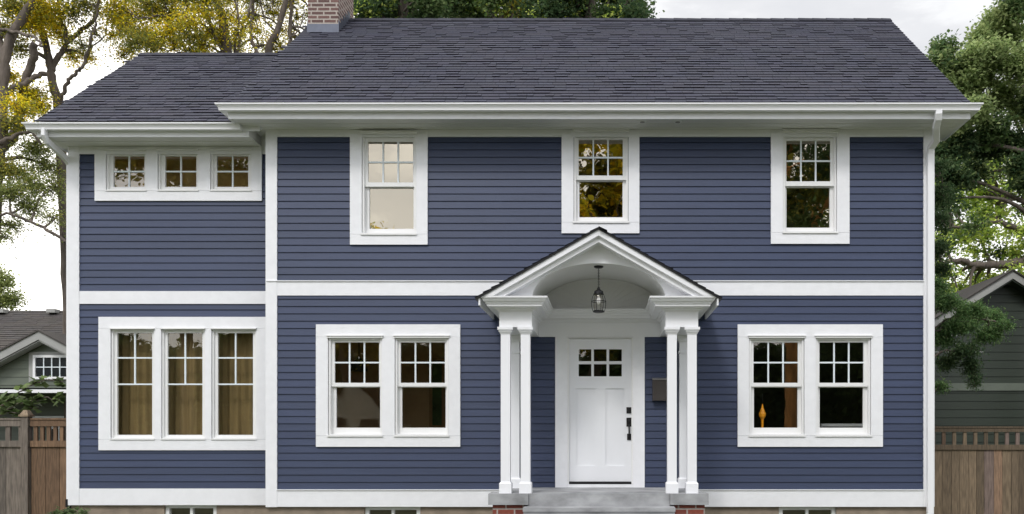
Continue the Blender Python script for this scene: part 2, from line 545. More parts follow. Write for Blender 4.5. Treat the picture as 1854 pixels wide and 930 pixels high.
# upper storey, main
for (c0, c1, cb, f0, f1, ft, fb_, gx0, gx1, u0, u1, l0, l1) in (
        (635, 775, 443.5, 656.5, 754.5, 243, 424.5, 666, 747.5, 256, 329.5, 338.7, 412.5),
        (1017, 1157.5, 423, 1039, 1137.5, 239, 403, 1047.5, 1127.5, 252, 317, 326.5, 391.5),
        (1395, 1536.8, 442, 1417, 1514, 240.5, 421.5, 1424, 1504, 254, 327.5, 337.5, 410.5)):
    fr = R(f0, f1, ft, fb_)
    double_hung(0, fr, R(gx0, gx1, u0, u1), R(gx0 + 1.2, gx1 - .2, l0, l1), holes_main)
    casing(0, (X(c0), X(c1), Z(cb), Zsof - 0.005), [fr])
# lower storey, main: two pairs
for c0, c1, prs in ((573.6, 834, ((595.5, 693, 605.5, 686), (716, 813, 725, 805.2))),
                    (1335, 1597, ((1355.7, 1455.2, 1364.5, 1445), (1476.3, 1575.4, 1484, 1564)))):
    frs = []
    for f0, f1, g0, g1 in prs:
        fr = R(f0, f1, 610.5, 788.5); frs.append(fr)
        double_hung(0, fr, R(g0, g1, 619.5, 692.6), R(g0 + 1.5, g1 + .5, 701, 774), holes_main, glass=m_glass_low)
    casing(0, (X(c0), X(c1), Z(808.5), Z(587.5)), frs)
# wing upper triple
frs = []
for f0, f1, g0, g1 in ((194.5, 267, 204.8, 261), (288, 361, 298.5, 355), (383, 457, 392, 449)):
    fr = R(f0, f1, 273, 346, WY); frs.append(fr); gl = R(g0, g1, 282, 337.7, WY)
    casement(WY, fr, gl, holes_wing, [(gl[2] + gl[3]) / 2], gl[2], glass=m_glass_wing)
casing(WY, (X(174, WY), X(475.8, WY), Z(364.3, WY), wZsof - 0.005), frs)
frs = []
for f0, f1, g0, g1 in ((203, 281.7, 211.7, 275), (294.5, 373, 303, 366), (385, 465.6, 394, 457.6)):
    fr = R(f0, f1, 595, 794.8, WY); frs.append(fr); gl = R(g0, g1, 602.6, 787, WY)
    casement(WY, fr, gl, holes_wing, [Z(647.5, WY), Z(695.3, WY)], Z(695.3, WY), glass=m_glass_low)
casing(WY, (X(181, WY), X(484, WY), Z(814.7, WY), Z(574, WY)), frs)

# door surround geometry
DX0, DX1, DZ0, DZ1 = X(1027.5), X(1146), Z(876), Z(610.5)
holes_main.append((DX0, DX1, Z(882.5), DZ1))
FLOOR = 0.795

# siding: panels between the trim boards
mb = MB()
siding(mb, XL + 0.05, XR - 0.05, Zsid0, Zband0, 0, holes_main)
mb.build('siding', m_side, house, True)['label'] = 'lower storey navy clapboards of the main block'
mb = MB()
siding(mb, XL + 0.05, XR - 0.05, Zband1, Zfr, 0, holes_main)
mb.build('siding', m_side, house, True)['label'] = 'upper storey navy clapboards of the main block'
mb = MB()
siding(mb, WXL + 0.05, XL + 0.0, wZsid0, wZband0, WY, holes_wing)
mb.build('siding', m_side, house, True)['label'] = 'lower storey navy clapboards of the left wing'
mb = MB()
siding(mb, WXL + 0.05, XL + 0.0, wZband1, wZfr, WY, holes_wing)
mb.build('siding', m_side, house, True)['label'] = 'upper storey navy clapboards of the left wing'


def gable_clip(ridge, eave_y0, eave_y1, ez, slope):
    def f(z):
        if z <= ez: return (eave_y0, eave_y1)
        d = (z - ez) / slope
        return (min(eave_y0 + d, ridge), max(eave_y1 - d, ridge))
    return f


sl = (RIDGE[1] - EAVE[1]) / (RIDGE[0] - EAVE[0]); wsl = (WRIDGE[1] - WEAVE[1]) / (WRIDGE[0] - WEAVE[0])
ezm = EAVE[1] + sl * (0 - EAVE[0]) - 0.14
ezw = WEAVE[1] + wsl * (WY - WEAVE[0]) - 0.14
mb = MB()
siding(mb, 0.0, BACKY, Zbase, RIDGE[1] - 0.2, 0, side=(1, XR - 0.012), clipf=gable_clip(RIDGE[0], 0, BACKY, ezm, sl))
mb.poly([(XR - 0.02, BACKY - .01, 0), (XL + 0.02, BACKY - .01, 0), (XL + 0.02, BACKY - .01, 6.3), (XR - 0.02, BACKY - .01, 6.3)])
mb.build('side_wall', m_side, house, True)
mb = MB()
siding(mb, WY, WBACKY, wZbase, WRIDGE[1] - 0.2, 0, side=(-1, WXL + 0.012), clipf=gable_clip(WRIDGE[0], WY, WBACKY, ezw, wsl))
siding(mb, 0.0, BACKY, 5.6, RIDGE[1] - 0.2, 0, side=(-1, XL + 0.012), clipf=gable_clip(RIDGE[0], 0, BACKY, ezm, sl))
siding(mb, 0.0, WY, Zbase, 5.85, 0, side=(-1, XL + 0.012), clipf=lambda z: (0, WY))
mb.poly([(XL, WBACKY - .01, 0), (WXL + .02, WBACKY - .01, 0), (WXL + .02, WBACKY - .01, 6.2), (XL, WBACKY - .01, 6.2)])
mb.build('side_wall', m_side, house, True)

# trim boards (each its own part)
T = 0.034
cw = X(503) - XL
bx('corner_board', m_rough, house, XL - 0.012, XL + cw, -T, 0.05, Zbase - 0.004, Zsof)
bx('corner_board', m_rough, house, X(1670.7), XR + 0.012, -T, 0.08, Zbase, Zsof)
bx('corner_board', m_rough, house, WXL - 0.012, X(145.5, WY), WY - T, WY + 0.08, wZbase, wZsof)
bx('band_board', m_rough, house, XL + cw + 0.001, X(1670.7) - 0.001, -T + 0.004, 0.0, Zband0, Zband1)
bx('band_board', m_rough, house, X(145.5, WY) + 0.001, XL, WY - T + 0.004, WY, wZband0, wZband1)
bx('frieze_board', m_trim, house, XL + cw + 0.001, X(1670.7) - 0.001, -T + 0.004, 0.0, Zfr, Zsof)
bx('frieze_board', m_trim, house, X(145.5, WY) + 0.001, XL, WY - T + 0.004, WY, wZfr, wZsof)
bx('base_board', m_rough, house, XL + cw + 0.001, X(1670.7) - 0.001, -T + 0.004, 0.0, Zbase, Zsid0)
bx('base_board', m_rough, house, X(145.5, WY) + 0.001, XL, WY - T + 0.004, WY, wZbase, wZsid0)
m = MB(); m.box(XL + 0.001, X(1670.7), -T - 0.012, -T + 0.003, Zband1 + 0.0, Zband1 + 0.012)
m.box(XL + cw, X(1670.7), -T - 0.010, -T + 0.003, Zsid0 - 0.012, Zsid0)
m.build('drip_edge', m_trim, house)

# foundation with basement windows
m = MB()
bw = [(X(659), X(760.5)), (X(1410.6), X(1515))]
zt = Zbase; zb = -0.3; wz = Z(919.5)


def found_strip(x0, x1, Y, wins, top):
    xs = clip_x(x0, x1, wins)
    for a, b in xs: m.box(a, b, Y + 0.02, Y + 0.25, zb, top)
    for a, b in wins: m.box(a, b, Y + 0.021, Y + 0.25, zb, 0.08)


found_strip(XL, XR, 0, bw, zt)
found_strip(WXL, XL - 0.001, WY, [(X(296, WY), X(391, WY))], wZbase)
m.box(XR - 0.25, XR - 0.002, 0.25, BACKY, zb, zt); m.box(WXL + 0.002, WXL + 0.25, WY + 0.25, WBACKY, zb, wZbase)
m.build('foundation', m_found, house)
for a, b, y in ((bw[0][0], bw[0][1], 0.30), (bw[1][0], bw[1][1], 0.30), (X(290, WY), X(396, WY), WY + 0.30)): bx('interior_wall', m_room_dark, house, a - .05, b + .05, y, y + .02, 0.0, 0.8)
for (a, b), Y, top in [((bw[0]), 0, zt), ((bw[1]), 0, zt), ((X(296, WY), X(391, WY)), WY, wZbase)]:
    w = MB(); fz = (a + .004, b - .004, 0.09, top - 0.003)
    mid = (a + b) / 2
    w.ring(fz, (a + 0.06, b - 0.06, 0.14, top - 0.05), Y + 0.05, Y + 0.12); w.box(mid - 0.02, mid + 0.02, Y + 0.052, Y + 0.12, 0.14, top - 0.05)
    w = w.build('basement_window', m_vinyl, house)
    pane(w, (a + 0.06, b - 0.06, 0.14, top - 0.05), Y + 0.09, m_glass_low)

# eaves: soffit, fascia, gutters
def eave_set(path, pathg, zs, gz0, gz1, wall_y, name=''):
    m = MB(); m.sweep(path, [(0.0, zs - 0.012), (0.0, gz1 - 0.02), (-0.022, gz1 - 0.02), (-0.022, zs - 0.012)])
    m.build('fascia', m_trim, house)
    g_ = gz1 - gz0
    prof = [(0.002, gz0), (0.080, gz0), (0.090, gz0 + 0.03 * g_), (0.092, gz0 + 0.22 * g_), (0.097, gz0 + 0.40 * g_), (0.108, gz0 + 0.62 * g_), (0.113, gz0 + 0.72 * g_),
            (0.113, gz0 + 0.76 * g_), (0.127, gz0 + 0.79 * g_), (0.129, gz1), (0.112, gz1), (0.110, gz1 - 0.02), (0.002, gz1 - 0.03)]
    m = MB(); m.sweep(pathg, prof); m.build('gutter', m_metalw, house)


FY = -0.5; FXL, FXR = X(413, FY), X(1757, FY)
eave_set([(FXL, 0.42), (FXL, FY), (FXR, FY), (FXR, 0.42)], [(FXL, 0.42), (FXL, FY), (FXR, FY), (FXR, 0.42)], Zsof, 5.915, 6.005, 0)
m = MB()
m.box(FXL + 0.022, FXR - 0.022, FY + 0.022, 0.002, Zsof + 0.001, Zsof + 0.012)
m.box(FXL + 0.022, XL - 0.001, 0.003, 0.40, Zsof + 0.001, Zsof + 0.012)
m.box(XR + 0.001, FXR - 0.022, 0.003, 0.40, Zsof + 0.001, Zsof + 0.012)
# thin battens where the soffit boards meet
for y in (-0.30, -0.13): m.box(FXL + 0.03, FXR - 0.03, y, y + 0.008, Zsof - 0.005, Zsof + 0.001)
m.box(FXL + 0.0, XL, 0.40, 0.43, Zsof - 0.01, 6.2); m.box(XR, FXR, 0.40, 0.43, Zsof - 0.01, 6.2)
m.build('soffit', m_soffit, house)
WFY = -0.18; WFXL = X(66, WFY)
eave_set([(WFXL, 0.62), (WFXL, WFY), (XL - 0.19, WFY)], [(WFXL, 0.62), (WFXL, WFY), (XL - 0.27, WFY)], wZsof, 5.765, 5.853, WY)
m = MB()
m.box(WFXL + 0.022, XL - 0.19, WFY + 0.022, WY + 0.002, wZsof + 0.001, wZsof + 0.012)
m.box(XL - 0.20, XL - 0.1905, WFY + 0.0225, WY + 0.002, wZsof + 0.013, Zsof - 0.001)
m.box(XL - 0.189, XL - 0.001, WY - T + 0.004, WY + 0.01, wZsof + 0.0005, Zsof)
m.box(WFXL + 0.022, WXL - 0.001, WY + 0.003, 0.6, wZsof + 0.001, wZsof + 0.012)
m.box(WFXL + 0.03, XL - 0.20, 0.05, 0.058, wZsof - 0.005, wZsof + 0.001)
m.box(WFXL, WXL, 0.60, 0.63, wZsof - 0.01, 6.05)
m.build('soffit', m_soffit, house)
# recessed lights under the main eave
for px, py in ((1163, 216), (1227, 216)):
    y = -0.36; x = X(px, y)
    m = MB(); m.lathe(x, y, [(0.055, Zsof - 0.007), (0.058, Zsof - 0.004), (0.058, Zsof + 0.001)], 20)
    o = m.build('recessed_light', m_trim, house)
    m = MB(); m.lathe(x, y, [(0.034, Zsof - 0.010), (0.034, Zsof - 0.006)], 16); m.build('lens', m_tailnb, o)

# roofs
def roof(x0, x1, eave, ridge, seed, name='roof'):
    ang = math.atan2(ridge[1] - eave[1], ridge[0] - eave[0]); SLn = math.hypot(ridge[1] - eave[1], ridge[0] - eave[0])
    m = MB(); m.smooth = False
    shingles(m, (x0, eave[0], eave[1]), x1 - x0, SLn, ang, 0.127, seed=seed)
    by = 2 * ridge[0] - eave[0]
    m.col = (0.9, 0.9, 0.9)
    m.poly([(x1, by, eave[1]), (x0, by, eave[1]), (x0, ridge[0], ridge[1]), (x1, ridge[0], ridge[1])])
    # ridge caps
    r = random.Random(seed + 5); x = x0
    while x < x1 - 0.02:
        w = min(0.14 if False else 0.24, x1 - x); h = 0.030 + r.uniform(0, 0.004); g_ = r.uniform(0.45, 0.75); m.col = (g_, g_, g_)
        dy, dz = 0.13 * math.cos(ang), 0.13 * math.sin(ang)
        A = [(x, ridge[0] - dy, ridge[1] - dz + h), (x + w, ridge[0] - dy, ridge[1] - dz + h - .006), (x + w, ridge[0], ridge[1] + h - .002), (x, ridge[0], ridge[1] + h + .004)]
        B = [(x, ridge[0], ridge[1] + h + .004), (x + w, ridge[0], ridge[1] + h - .002), (x + w, ridge[0] + dy, ridge[1] - dz + h - .006), (x, ridge[0] + dy, ridge[1] - dz + h)]
        m.poly(A); m.poly(B); m.col = (0.2, 0.2, 0.22)
        m.poly([(x, ridge[0] - dy, ridge[1] - dz), (x + w, ridge[0] - dy, ridge[1] - dz), A[1], A[0]])
        x += w
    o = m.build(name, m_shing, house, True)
    # deck underside and rake boards
    d = MB()
    th = 0.10
    for xa, xb in ((x0 + 0.012, x1 - 0.012),):
        a = [(xa, eave[0] + .03, eave[1] - 0.02), (xb, eave[0] + .03, eave[1] - 0.02), (xb, ridge[0], ridge[1] - 0.02), (xa, ridge[0], ridge[1] - 0.02)]
        b = [(p[0], p[1], p[2] - th) for p in a]
        i = [d.vert(p) for p in a + b]
        for q in ((0, 1, 2, 3), (7, 6, 5, 4), (0, 4, 5, 1), (1, 5, 6, 2), (3, 7, 4, 0)): d.face([i[k] for k in q])
        a2 = [(p[0], 2 * ridge[0] - p[1], p[2]) for p in a]; b2 = [(p[0], p[1], p[2] - th) for p in a2]
        i = [d.vert(p) for p in a2 + b2]
        for q in ((3, 2, 1, 0), (4, 5, 6, 7), (1, 5, 4, 0), (2, 6, 5, 1), (0, 4, 7, 3)): d.face([i[k] for k in q])
    d.build('rake_board', m_trim, house)
    return o


roof(X(418, -0.55), X(1757, -0.55), EAVE, RIDGE, 3)
roof(X(62, -0.23), XL - 0.02, WEAVE, WRIDGE, 9)

# chimney
cy0 = 2.2; cx0, cx1 = X(557.5, cy0), X(612.5, cy0); cy1 = 3.08
rz = lambda y: EAVE[1] + sl * (min(y, 2 * RIDGE[0] - y) - EAVE[0])
m = MB(); m.box(cx0, cx1, cy0, cy1, 5.9, 10.2); ch = m.build('chimney', m_brick_ch, house)
m = MB(); m.box(cx0 - 0.03, cx1 + 0.03, cy0 - 0.03, cy1 + 0.03, 10.2, 10.3); m.build('chimney_crown', m_conc, ch)
m = MB()
zc = rz(cy0)
m.box(cx0 - 0.012, cx1 + 0.012, cy0 - 0.012, cy0 - 0.001, zc - 0.05, zc + 0.14)
for k in range(5):
    ya = cy0 + k * 0.13
    yb = min(ya + 0.13, RIDGE[0] + 0.1)
    m.box(cx1 + 0.001, cx1 + 0.010, ya, yb, rz(ya) - 0.08, rz(ya) + 0.20)
    m.box(cx0 - 0.010, cx0 - 0.001, ya, yb, rz(ya) - 0.08, rz(ya) + 0.20)
m.build('flashing', m_flash, ch)

# downspouts
def spout(pts, w, d, name='downspout'):
    m = MB(); prev = None
    pts = [Vector(p) for p in pts]
    for k, p in enumerate(pts):
        dr = (pts[min(k + 1, len(pts) - 1)] - pts[max(k - 1, 0)]).normalized()
        a = Vector((1, 0, 0)); a = (a - dr * a.dot(dr)).normalized(); b = dr.cross(a)
        ring = [m.vert(p + a * sx * w / 2 + b * sy * d / 2) for sx, sy in ((-1, -.8), (-.85, -1), (.85, -1), (1, -.8), (1, .8), (.85, 1), (-.85, 1), (-1, .8))]
        if prev:
            for j in range(8): m.face((prev[j], prev[(j + 1) % 8], ring[(j + 1) % 8], ring[j]))
        else: m.face(ring[::-1])
        prev = ring
    m.face(prev)
    return m.build(name, m_metalw, house)


xs_ = X(1684, -0.07)
spout([(X(1699, -.56), -0.56, 5.93), (X(1699, -.56), -0.56, 5.88), (X(1698.5, -.53), -0.53, 5.82), (X(1696, -.45), -0.42, 5.74),
       (xs_ + 0.03, -0.22, 5.63), (xs_, -0.10, 5.56), (xs_, -0.072, 5.48), (xs_, -0.072, 0.15), (xs_, -0.10, 0.08), (xs_, -0.4, 0.04)], 0.088, 0.066)
xw = WXL - 0.028
spout([(xw, -0.24, 5.78), (xw, -0.24, 5.70), (xw, -0.19, 5.63), (xw, 0.10, 5.56), (xw, 0.24, 5.52), (xw, 0.33, 5.46), (xw, 0.335, 5.36), (xw, 0.335, 0.60)], 0.055, 0.085)
m = MB(); m.box(xw - 0.03, xw + 0.03, 0.28, 0.39, 0.49, 0.605); m.tube([(xw, 0.33, 0.5), (xw, 0.33, 0.0)], 0.035, 10)
m.build('drain_adapter', m_black, house)

# ------------------------------------------------------------------ porch
PX = -0.113; PF = -1.2
BO, BI = 1.272, 0.855
zc0, zc1 = EYE + 1.323, EYE + 1.535
zct = EYE + 1.69
for s in (-1, 1):
    a, b = sorted((PX + s * BI, PX + s * BO))
    bx('porch_beam', m_trim, house, a, b, PF, -0.002, zc0, zc1 + 0.10)
bx('porch_frieze', m_trim, house, PX - BI + 0.001, PX + BI - 0.001, -0.035, -0.001, EYE + (VY - 610) / 128, zc1 + 0.1)
cp = [(0.0, zc1 - 0.02), (0.012, zc1 - 0.02), (0.018, zc1), (0.050, zc1 + 0.004), (0.052, zc1 + 0.022), (0.085, zc1 + 0.030), (0.14, zc1 + 0.036),
      (0.142, zc1 + 0.060), (0.155, zc1 + 0.066), (0.158, zc1 + 0.082), (0.178, zc1 + 0.092), (0.192, zc1 + 0.112), (0.196, zc1 + 0.130),
      (0.212, zc1 + 0.133), (0.214, zct), (0.0, zct)]
m = MB()
e = 0.0005
m.sweep([(PX - BO, -0.001), (PX - BO, PF), (PX - BI, PF), (PX - BI, -0.036), (PX + BI, -0.036), (PX + BI, PF), (PX + BO, PF), (PX + BO, -0.001)], cp)
m.build('porch_cornice', m_trim, house)

# gable face with elliptical arch
psl = 0.573; apex = EYE + 2.547
def topz(x, drop=0.0): return apex - psl * abs(x - PX) - drop
NA = 40
arch = []
for k in range(NA + 1):
    t = math.pi * (1 - k / NA)
    arch.append((PX + 0.858 * math.cos(t), zct - 0.03 + 0.478 * math.sin(t) ** 0.9))
m = MB()
yf, yb = PF, PF + 0.10
xs = [p[0] for p in arch]
gb = MB()
outerL, outerR = PX - 1.40, PX + 1.40
pts_top = [(x, topz(x, 0.10)) for x in xs]
for k in range(NA):
    a0, a1, t0, t1 = arch[k], arch[k + 1], pts_top[k], pts_top[k + 1]
    gb.poly([(a0[0], yf, a0[1]), (a1[0], yf, a1[1]), (t1[0], yf, t1[1]), (t0[0], yf, t0[1])])
for xa, xb in ((outerL, xs[0]), (xs[-1], outerR)):
    gb.poly([(xa, yf, zct - 0.02), (xb, yf, zct - 0.02), (xb, yf, topz(xb, 0.10)), (xa, yf, max(topz(xa, 0.10), zct - 0.019))])
gb.build('porch_gable', m_trim, house)
v = MB(); v.smooth = True
ra = [[v.vert((x, y, z)) for x, z in arch] for y in (yf, -0.6, -0.002)]
for a_, b_ in zip(ra[:-1], ra[1:]):
    for k in range(NA): v.face((a_[k], b_[k], b_[k + 1], a_[k + 1]))
v.build('porch_ceiling', m_soffit, house)
# rake mouldings: three stepped chevrons
for d0, d1, y0 in ((0.028, 0.100, -1.415), (0.1005, 0.112, -1.395), (0.1125, 0.172, -1.37)):
    m = MB()
    for s in (-1, 1):
        xo1 = (apex - d0 - zct) / psl; xi1 = (apex - d1 - zct) / psl
        pts = [(PX, apex - d1), (PX + s * xi1, zct + 0.0005), (PX + s * xo1, zct + 0.0005), (PX, apex - d0)]
        if s > 0: pass
        m.prism(pts if s < 0 else pts[::-1], y0, PF + 0.002)
    m.build('rake_moulding', m_trim, house)
# roof of the porch
m = MB()
hw = 1.548
for s in (-1, 1):
    SLn = hw * math.sqrt(1 + psl ** 2)
    O = (PX + s * hw, -1.435 if s > 0 else 0.0, apex - psl * hw)
    upv = Vector((-s, 0, psl))
    xd = (0, 1, 0) if s > 0 else (0, -1, 0)
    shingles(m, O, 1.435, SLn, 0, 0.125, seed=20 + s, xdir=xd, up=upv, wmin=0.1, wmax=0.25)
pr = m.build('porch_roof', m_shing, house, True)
m = MB()
for s in (-1, 1):
    q = [(PX, apex - 0.001), (PX + s * hw, apex - psl * hw - 0.001), (PX + s * (hw - 0.01), apex - psl * hw - 0.026), (PX, apex - 0.027)]
    m.prism(q[::-1] if s > 0 else q, -1.43, -0.001)
m.build('roof_edge', m_black, pr)
# fascia running back to the wall under the porch eaves
for s in (-1, 1):
    a, b = sorted((PX + s * 1.487, PX + s * 1.506))
    bx('porch_fascia', m_trim, house, a, b, -1.4145, -0.002, zc1 + 0.035, zct + 0.004)

# sunburst panel in the arch over the door
fan = MB(); cx, cz = PX, zct + 0.0
nb = 18
def arch_r(t):
    c, s_ = math.cos(t), math.sin(t)
    return 1 / math.sqrt((c / 0.852) ** 2 + (s_ / 0.450) ** 2)
fan.box(PX - .856, PX + .856, -0.036, -0.029, zct - 0.02, zct + 0.47)
for k in range(nb):
    t0 = math.pi * k / nb + 0.005; t1 = math.pi * (k + 1) / nb - 0.005
    q = [(cx + 0.07 * math.cos(t0), cz + 0.07 * math.sin(t0))]
    for j in range(4):
        t = t0 + (t1 - t0) * j / 3; q.append((cx + arch_r(t) * math.cos(t), cz + arch_r(t) * math.sin(t)))
    q.append((cx + 0.07 * math.cos(t1), cz + 0.07 * math.sin(t1)))
    fan.prism(q, -0.043, -0.036)
fan.build('sunburst_panel', m_soffit, house)

# columns
def column(x, y, back=False):
    h0 = FLOOR + 0.001; top = zc0 - 0.001
    m = MB(); m.box(x - 0.059, x + 0.059, y - 0.059, y + 0.059, h0 + 0.14, top - 0.09)
    c = m.build('porch_column', m_trim, house)
    m = MB(); m.box(x - 0.078, x + 0.078, y - 0.078, y + 0.078, h0, h0 + 0.125); m.frustum(x, y, h0 + 0.125, h0 + 0.145, 0.156, 0.122)
    m.build('column_base', m_trim, c)
    m = MB(); m.box(x - 0.098, x + 0.098, y - 0.098, y + 0.098, top - 0.035, top)
    m.box(x - 0.084, x + 0.084, y - 0.084, y + 0.084, top - 0.058, top - 0.035); m.frustum(x, y, top - 0.092, top - 0.058, 0.122, 0.160)
    m.build('column_capital', m_trim, c)
    if back: bx('neck_ring', m_trim, c, x - 0.070, x + 0.070, y - 0.070, y + 0.070, top - 0.245, top - 0.215)


for s in (-1, 1):
    column(PX + s * 1.195, -1.13); column(PX + s * 0.94, -1.13); column(PX + s * 1.175, -0.135, True)

# landing, steps, piers
m = MB(); m.box(PX - 1.30, PX + 1.30, -0.98, 0.019, 0.0, FLOOR); m.box(PX - 0.905, PX + 0.905, -1.25, -0.981, 0.0, FLOOR - 0.0005)
m.build('landing', m_conc, house)
m = MB(); r_ = FLOOR / 5
for k in range(1, 5):
    y0 = -1.25 - 0.28 * k
    m.box(X(947.5, -1.53) + 0.001 * k, X(1222, -1.53) - 0.001 * k, y0, y0 + 0.279, 0.0, FLOOR - r_ * k)
    m.box(X(947.5, -1.53) - 0.006, X(1222, -1.53) + 0.006, y0 - 0.015, y0 + 0.27, FLOOR - r_ * k - 0.045, FLOOR - r_ * k + 0.001)
m.build('steps', m_conc, house)
for a, b in ((884, 956.3), (1213.5, 1283)):
    x0, x1 = X(a, -1.28), X(b, -1.28)
    m = MB(); m.box(x0 + 0.05, x1 - 0.045, -1.235, -0.985, -0.05, FLOOR - 0.14); p = m.build('pier', m_brick_rd, house)
    m = MB(); m.box(x0, x1, -1.285, -0.981, FLOOR - 0.14, FLOOR + 0.0005); m.build('pier_cap', m_conc, p)

# door and surround
m = MB()
z0s = Z(882)
m.box(X(1005.5), DX0 - 0.0005, -0.034, 0.0, z0s, Z(610)); m.box(DX1 + 0.0005, X(1167), -0.034, 0.0, z0s, Z(610))
m.box(DX0, DX1, -0.030, 0.0, z0s, Z(876.3))
m.box(DX0 - 0.02, DX1 + 0.02, -0.046, -0.036, Z(610.3), Z(607.3))
m.build('door_casing', m_rough, house)
m = MB(); m.box(DX0, DX0 + 0.022, -0.028, 0.1, DZ0, DZ1); m.box(DX1 - 0.022, DX1, -0.028, 0.1, DZ0, DZ1); m.box(DX0 + .022, DX1 - .022, -0.028, 0.1, DZ1 - 0.014, DZ1)
m.build('door_jamb', m_vinyl, house)
m_door = plain('door_white_paint', (0.80, 0.81, 0.83), 0.35, 0.015)
xs3 = [(X(1047.6), X(1070.6)), (X(1075.2), X(1098.2)), (X(1102.8), X(1125.8))]
zs2 = [(Z(653.6), Z(631.8)), (Z(681), Z(658.8))]
d0, d1 = DX0 + 0.023, DX1 - 0.023
dz0, dz1 = Z(871.5), DZ1 - 0.015
dy = 0.012; rec = dy + 0.016
m = MB()
pl, pr_ = (X(1043), X(1077.5)), (X(1096.5), X(1130)); pz = (Z(843), Z(703))
m.box(d0, d1, rec, 0.05, dz0, pz[1] + 0.02)              # back of the panels
m.box(d0, pl[0], dy, rec - .0002, dz0, dz1 - .001); m.box(pr_[1], d1, dy, rec - .0002, dz0, dz1 - .001)
m.box(pl[0], pr_[1], dy, rec - .0002, dz0, pz[0]); m.box(pl[1], pr_[0], dy, rec - .0002, pz[0], pz[1])
m.box(pl[0], pr_[1], dy, rec - .0002, pz[1], zs2[1][0]); m.box(pl[0], pr_[1], dy, 0.05, zs2[0][1], dz1 - .001)
m.box(pl[0], xs3[0][0], dy, 0.05, zs2[1][0], zs2[0][1]); m.box(xs3[2][1], pr_[1], dy, 0.05, zs2[1][0], zs2[0][1])
m.box(d0, pl[0], rec, 0.05, pz[1] + .02, dz1); m.box(pr_[1], d1, rec, 0.05, pz[1] + .02, dz1); m.box(pl[0], pr_[1], rec, .05, pz[1] + .02, zs2[1][0] - .0005)
for k in range(2): m.box(xs3[k][1], xs3[k + 1][0], dy, 0.05, zs2[1][0], zs2[0][1])
m.box(xs3[0][0], xs3[2][1], dy + .0007, 0.05, zs2[1][1], zs2[0][0])
door = m.build('door', m_door, house)
door['label'] = 'white front door with six small panes over two recessed panels'
for a, b in xs3:
    for c, d_ in zs2: pane(door, (a, b, c, d_), 0.028, m_glass_low)
bx('threshold', m_black, door, DX0 + 0.001, DX1 - 0.001, -0.026, 0.04, Z(876), Z(872))
hx = X(1139)
m = MB(); m.box(hx - 0.037, hx + 0.037, dy - 0.012, dy - 0.0005, Z(748), Z(737)); m.tube([(hx, dy - 0.03, Z(742.5)), (hx, dy - 0.011, Z(742.5))], 0.022, 16)
m.build('deadbolt', m_black, door)
m = MB(); m.box(hx - 0.037, hx + 0.037, dy - 0.012, dy - 0.0005, Z(772), Z(756)); m.box(hx - 0.028, hx + 0.028, dy - 0.012, dy - 0.0005, Z(796.5), Z(785))
m.tube([(hx, dy - 0.01, Z(768)), (hx, dy - 0.05, Z(770)), (hx, dy - 0.055, Z(778)), (hx, dy - 0.045, Z(788)), (hx, dy - 0.01, Z(791))], [0.010, 0.011, 0.012, 0.010, 0.010], 10)
m.tube([(hx, dy - 0.01, Z(761)), (hx, dy - 0.04, Z(760.5))], [0.012, 0.016], 10)
m.build('door_handle', m_black, door)

# interior rooms (seen through the panes)
def room(x0, x1, y0, y1, z0, z1, mat, floor=None):
    m = MB()
    m.poly([(x0, y1, z0), (x1, y1, z0), (x1, y1, z1), (x0, y1, z1)])
    m.poly([(x0, y0, z0), (x0, y1, z0), (x0, y1, z1), (x0, y0, z1)])
    m.poly([(x1, y1, z0), (x1, y0, z0), (x1, y0, z1), (x1, y1, z1)])
    m.poly([(x0, y1, z1), (x1, y1, z1), (x1, y0, z1), (x0, y0, z1)])
    m.poly([(x0, y0, z0), (x1, y0, z0), (x1, y1, z0), (x0, y1, z0)])
    return m.build('interior_wall', mat, house)


room(XL + 0.05, -1.55, 0.14, 2.6, 0.9, 3.25, m_room)
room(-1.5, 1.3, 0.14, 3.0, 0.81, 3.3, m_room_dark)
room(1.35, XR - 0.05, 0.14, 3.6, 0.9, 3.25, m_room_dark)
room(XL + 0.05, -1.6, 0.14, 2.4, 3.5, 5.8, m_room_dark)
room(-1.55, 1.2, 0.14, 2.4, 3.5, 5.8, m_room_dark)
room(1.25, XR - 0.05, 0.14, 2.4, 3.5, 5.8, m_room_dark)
room(WXL + 0.1, XL - 0.03, WY + 0.14, 1.5, 0.9, 3.3, m_room)
room(WXL + 0.1, XL - 0.03, WY + 0.14, 0.8, 3.5, 5.66, m_warm)

# ================================================================== things on and in the house
# lantern hanging in the porch
ly = -1.0; lx = PX - 0.003
zcl = zct - 0.03 + 0.478 - 0.001
lan = thing('lantern', (lx, ly, zcl), 'black wire cage lantern hanging on a chain from the vaulted porch ceiling', 'lantern')
lan_b = Z(565, ly); lan_t = Z(521, ly)
m = MB(); m.lathe(lx, ly, [(0.062, zcl), (0.062, zcl - 0.014), (0.045, zcl - 0.024), (0.012, zcl - 0.030)], 20); m.build('ceiling_plate', m_black, lan)
m = MB(); n = 14; z_ = zcl - 0.03; st = (z_ - lan_t) / n
for k in range(n):
    zc_ = z_ - st * (k + .5); pts = []
    for j in range(9):
        t = 2 * math.pi * j / 8; w = 0.008 * math.cos(t); h = st * 0.68 * math.sin(t)
        pts.append((lx + w, ly, zc_ + h) if k % 2 else (lx, ly + w, zc_ + h))
    m.tube(pts, 0.0032, 5)
m.build('chain', m_black, lan)
m = MB(); m.lathe(lx, ly, [(0.010, lan_t + 0.01), (0.020, lan_t), (0.022, lan_t - 0.02), (0.045, lan_t - 0.035), (0.058, lan_t - 0.045), (0.060, lan_t - 0.075), (0.05, lan_t - 0.082)], 20)
m.build('cap', m_black, lan)
m = MB(); H = lan_t - 0.075 - lan_b
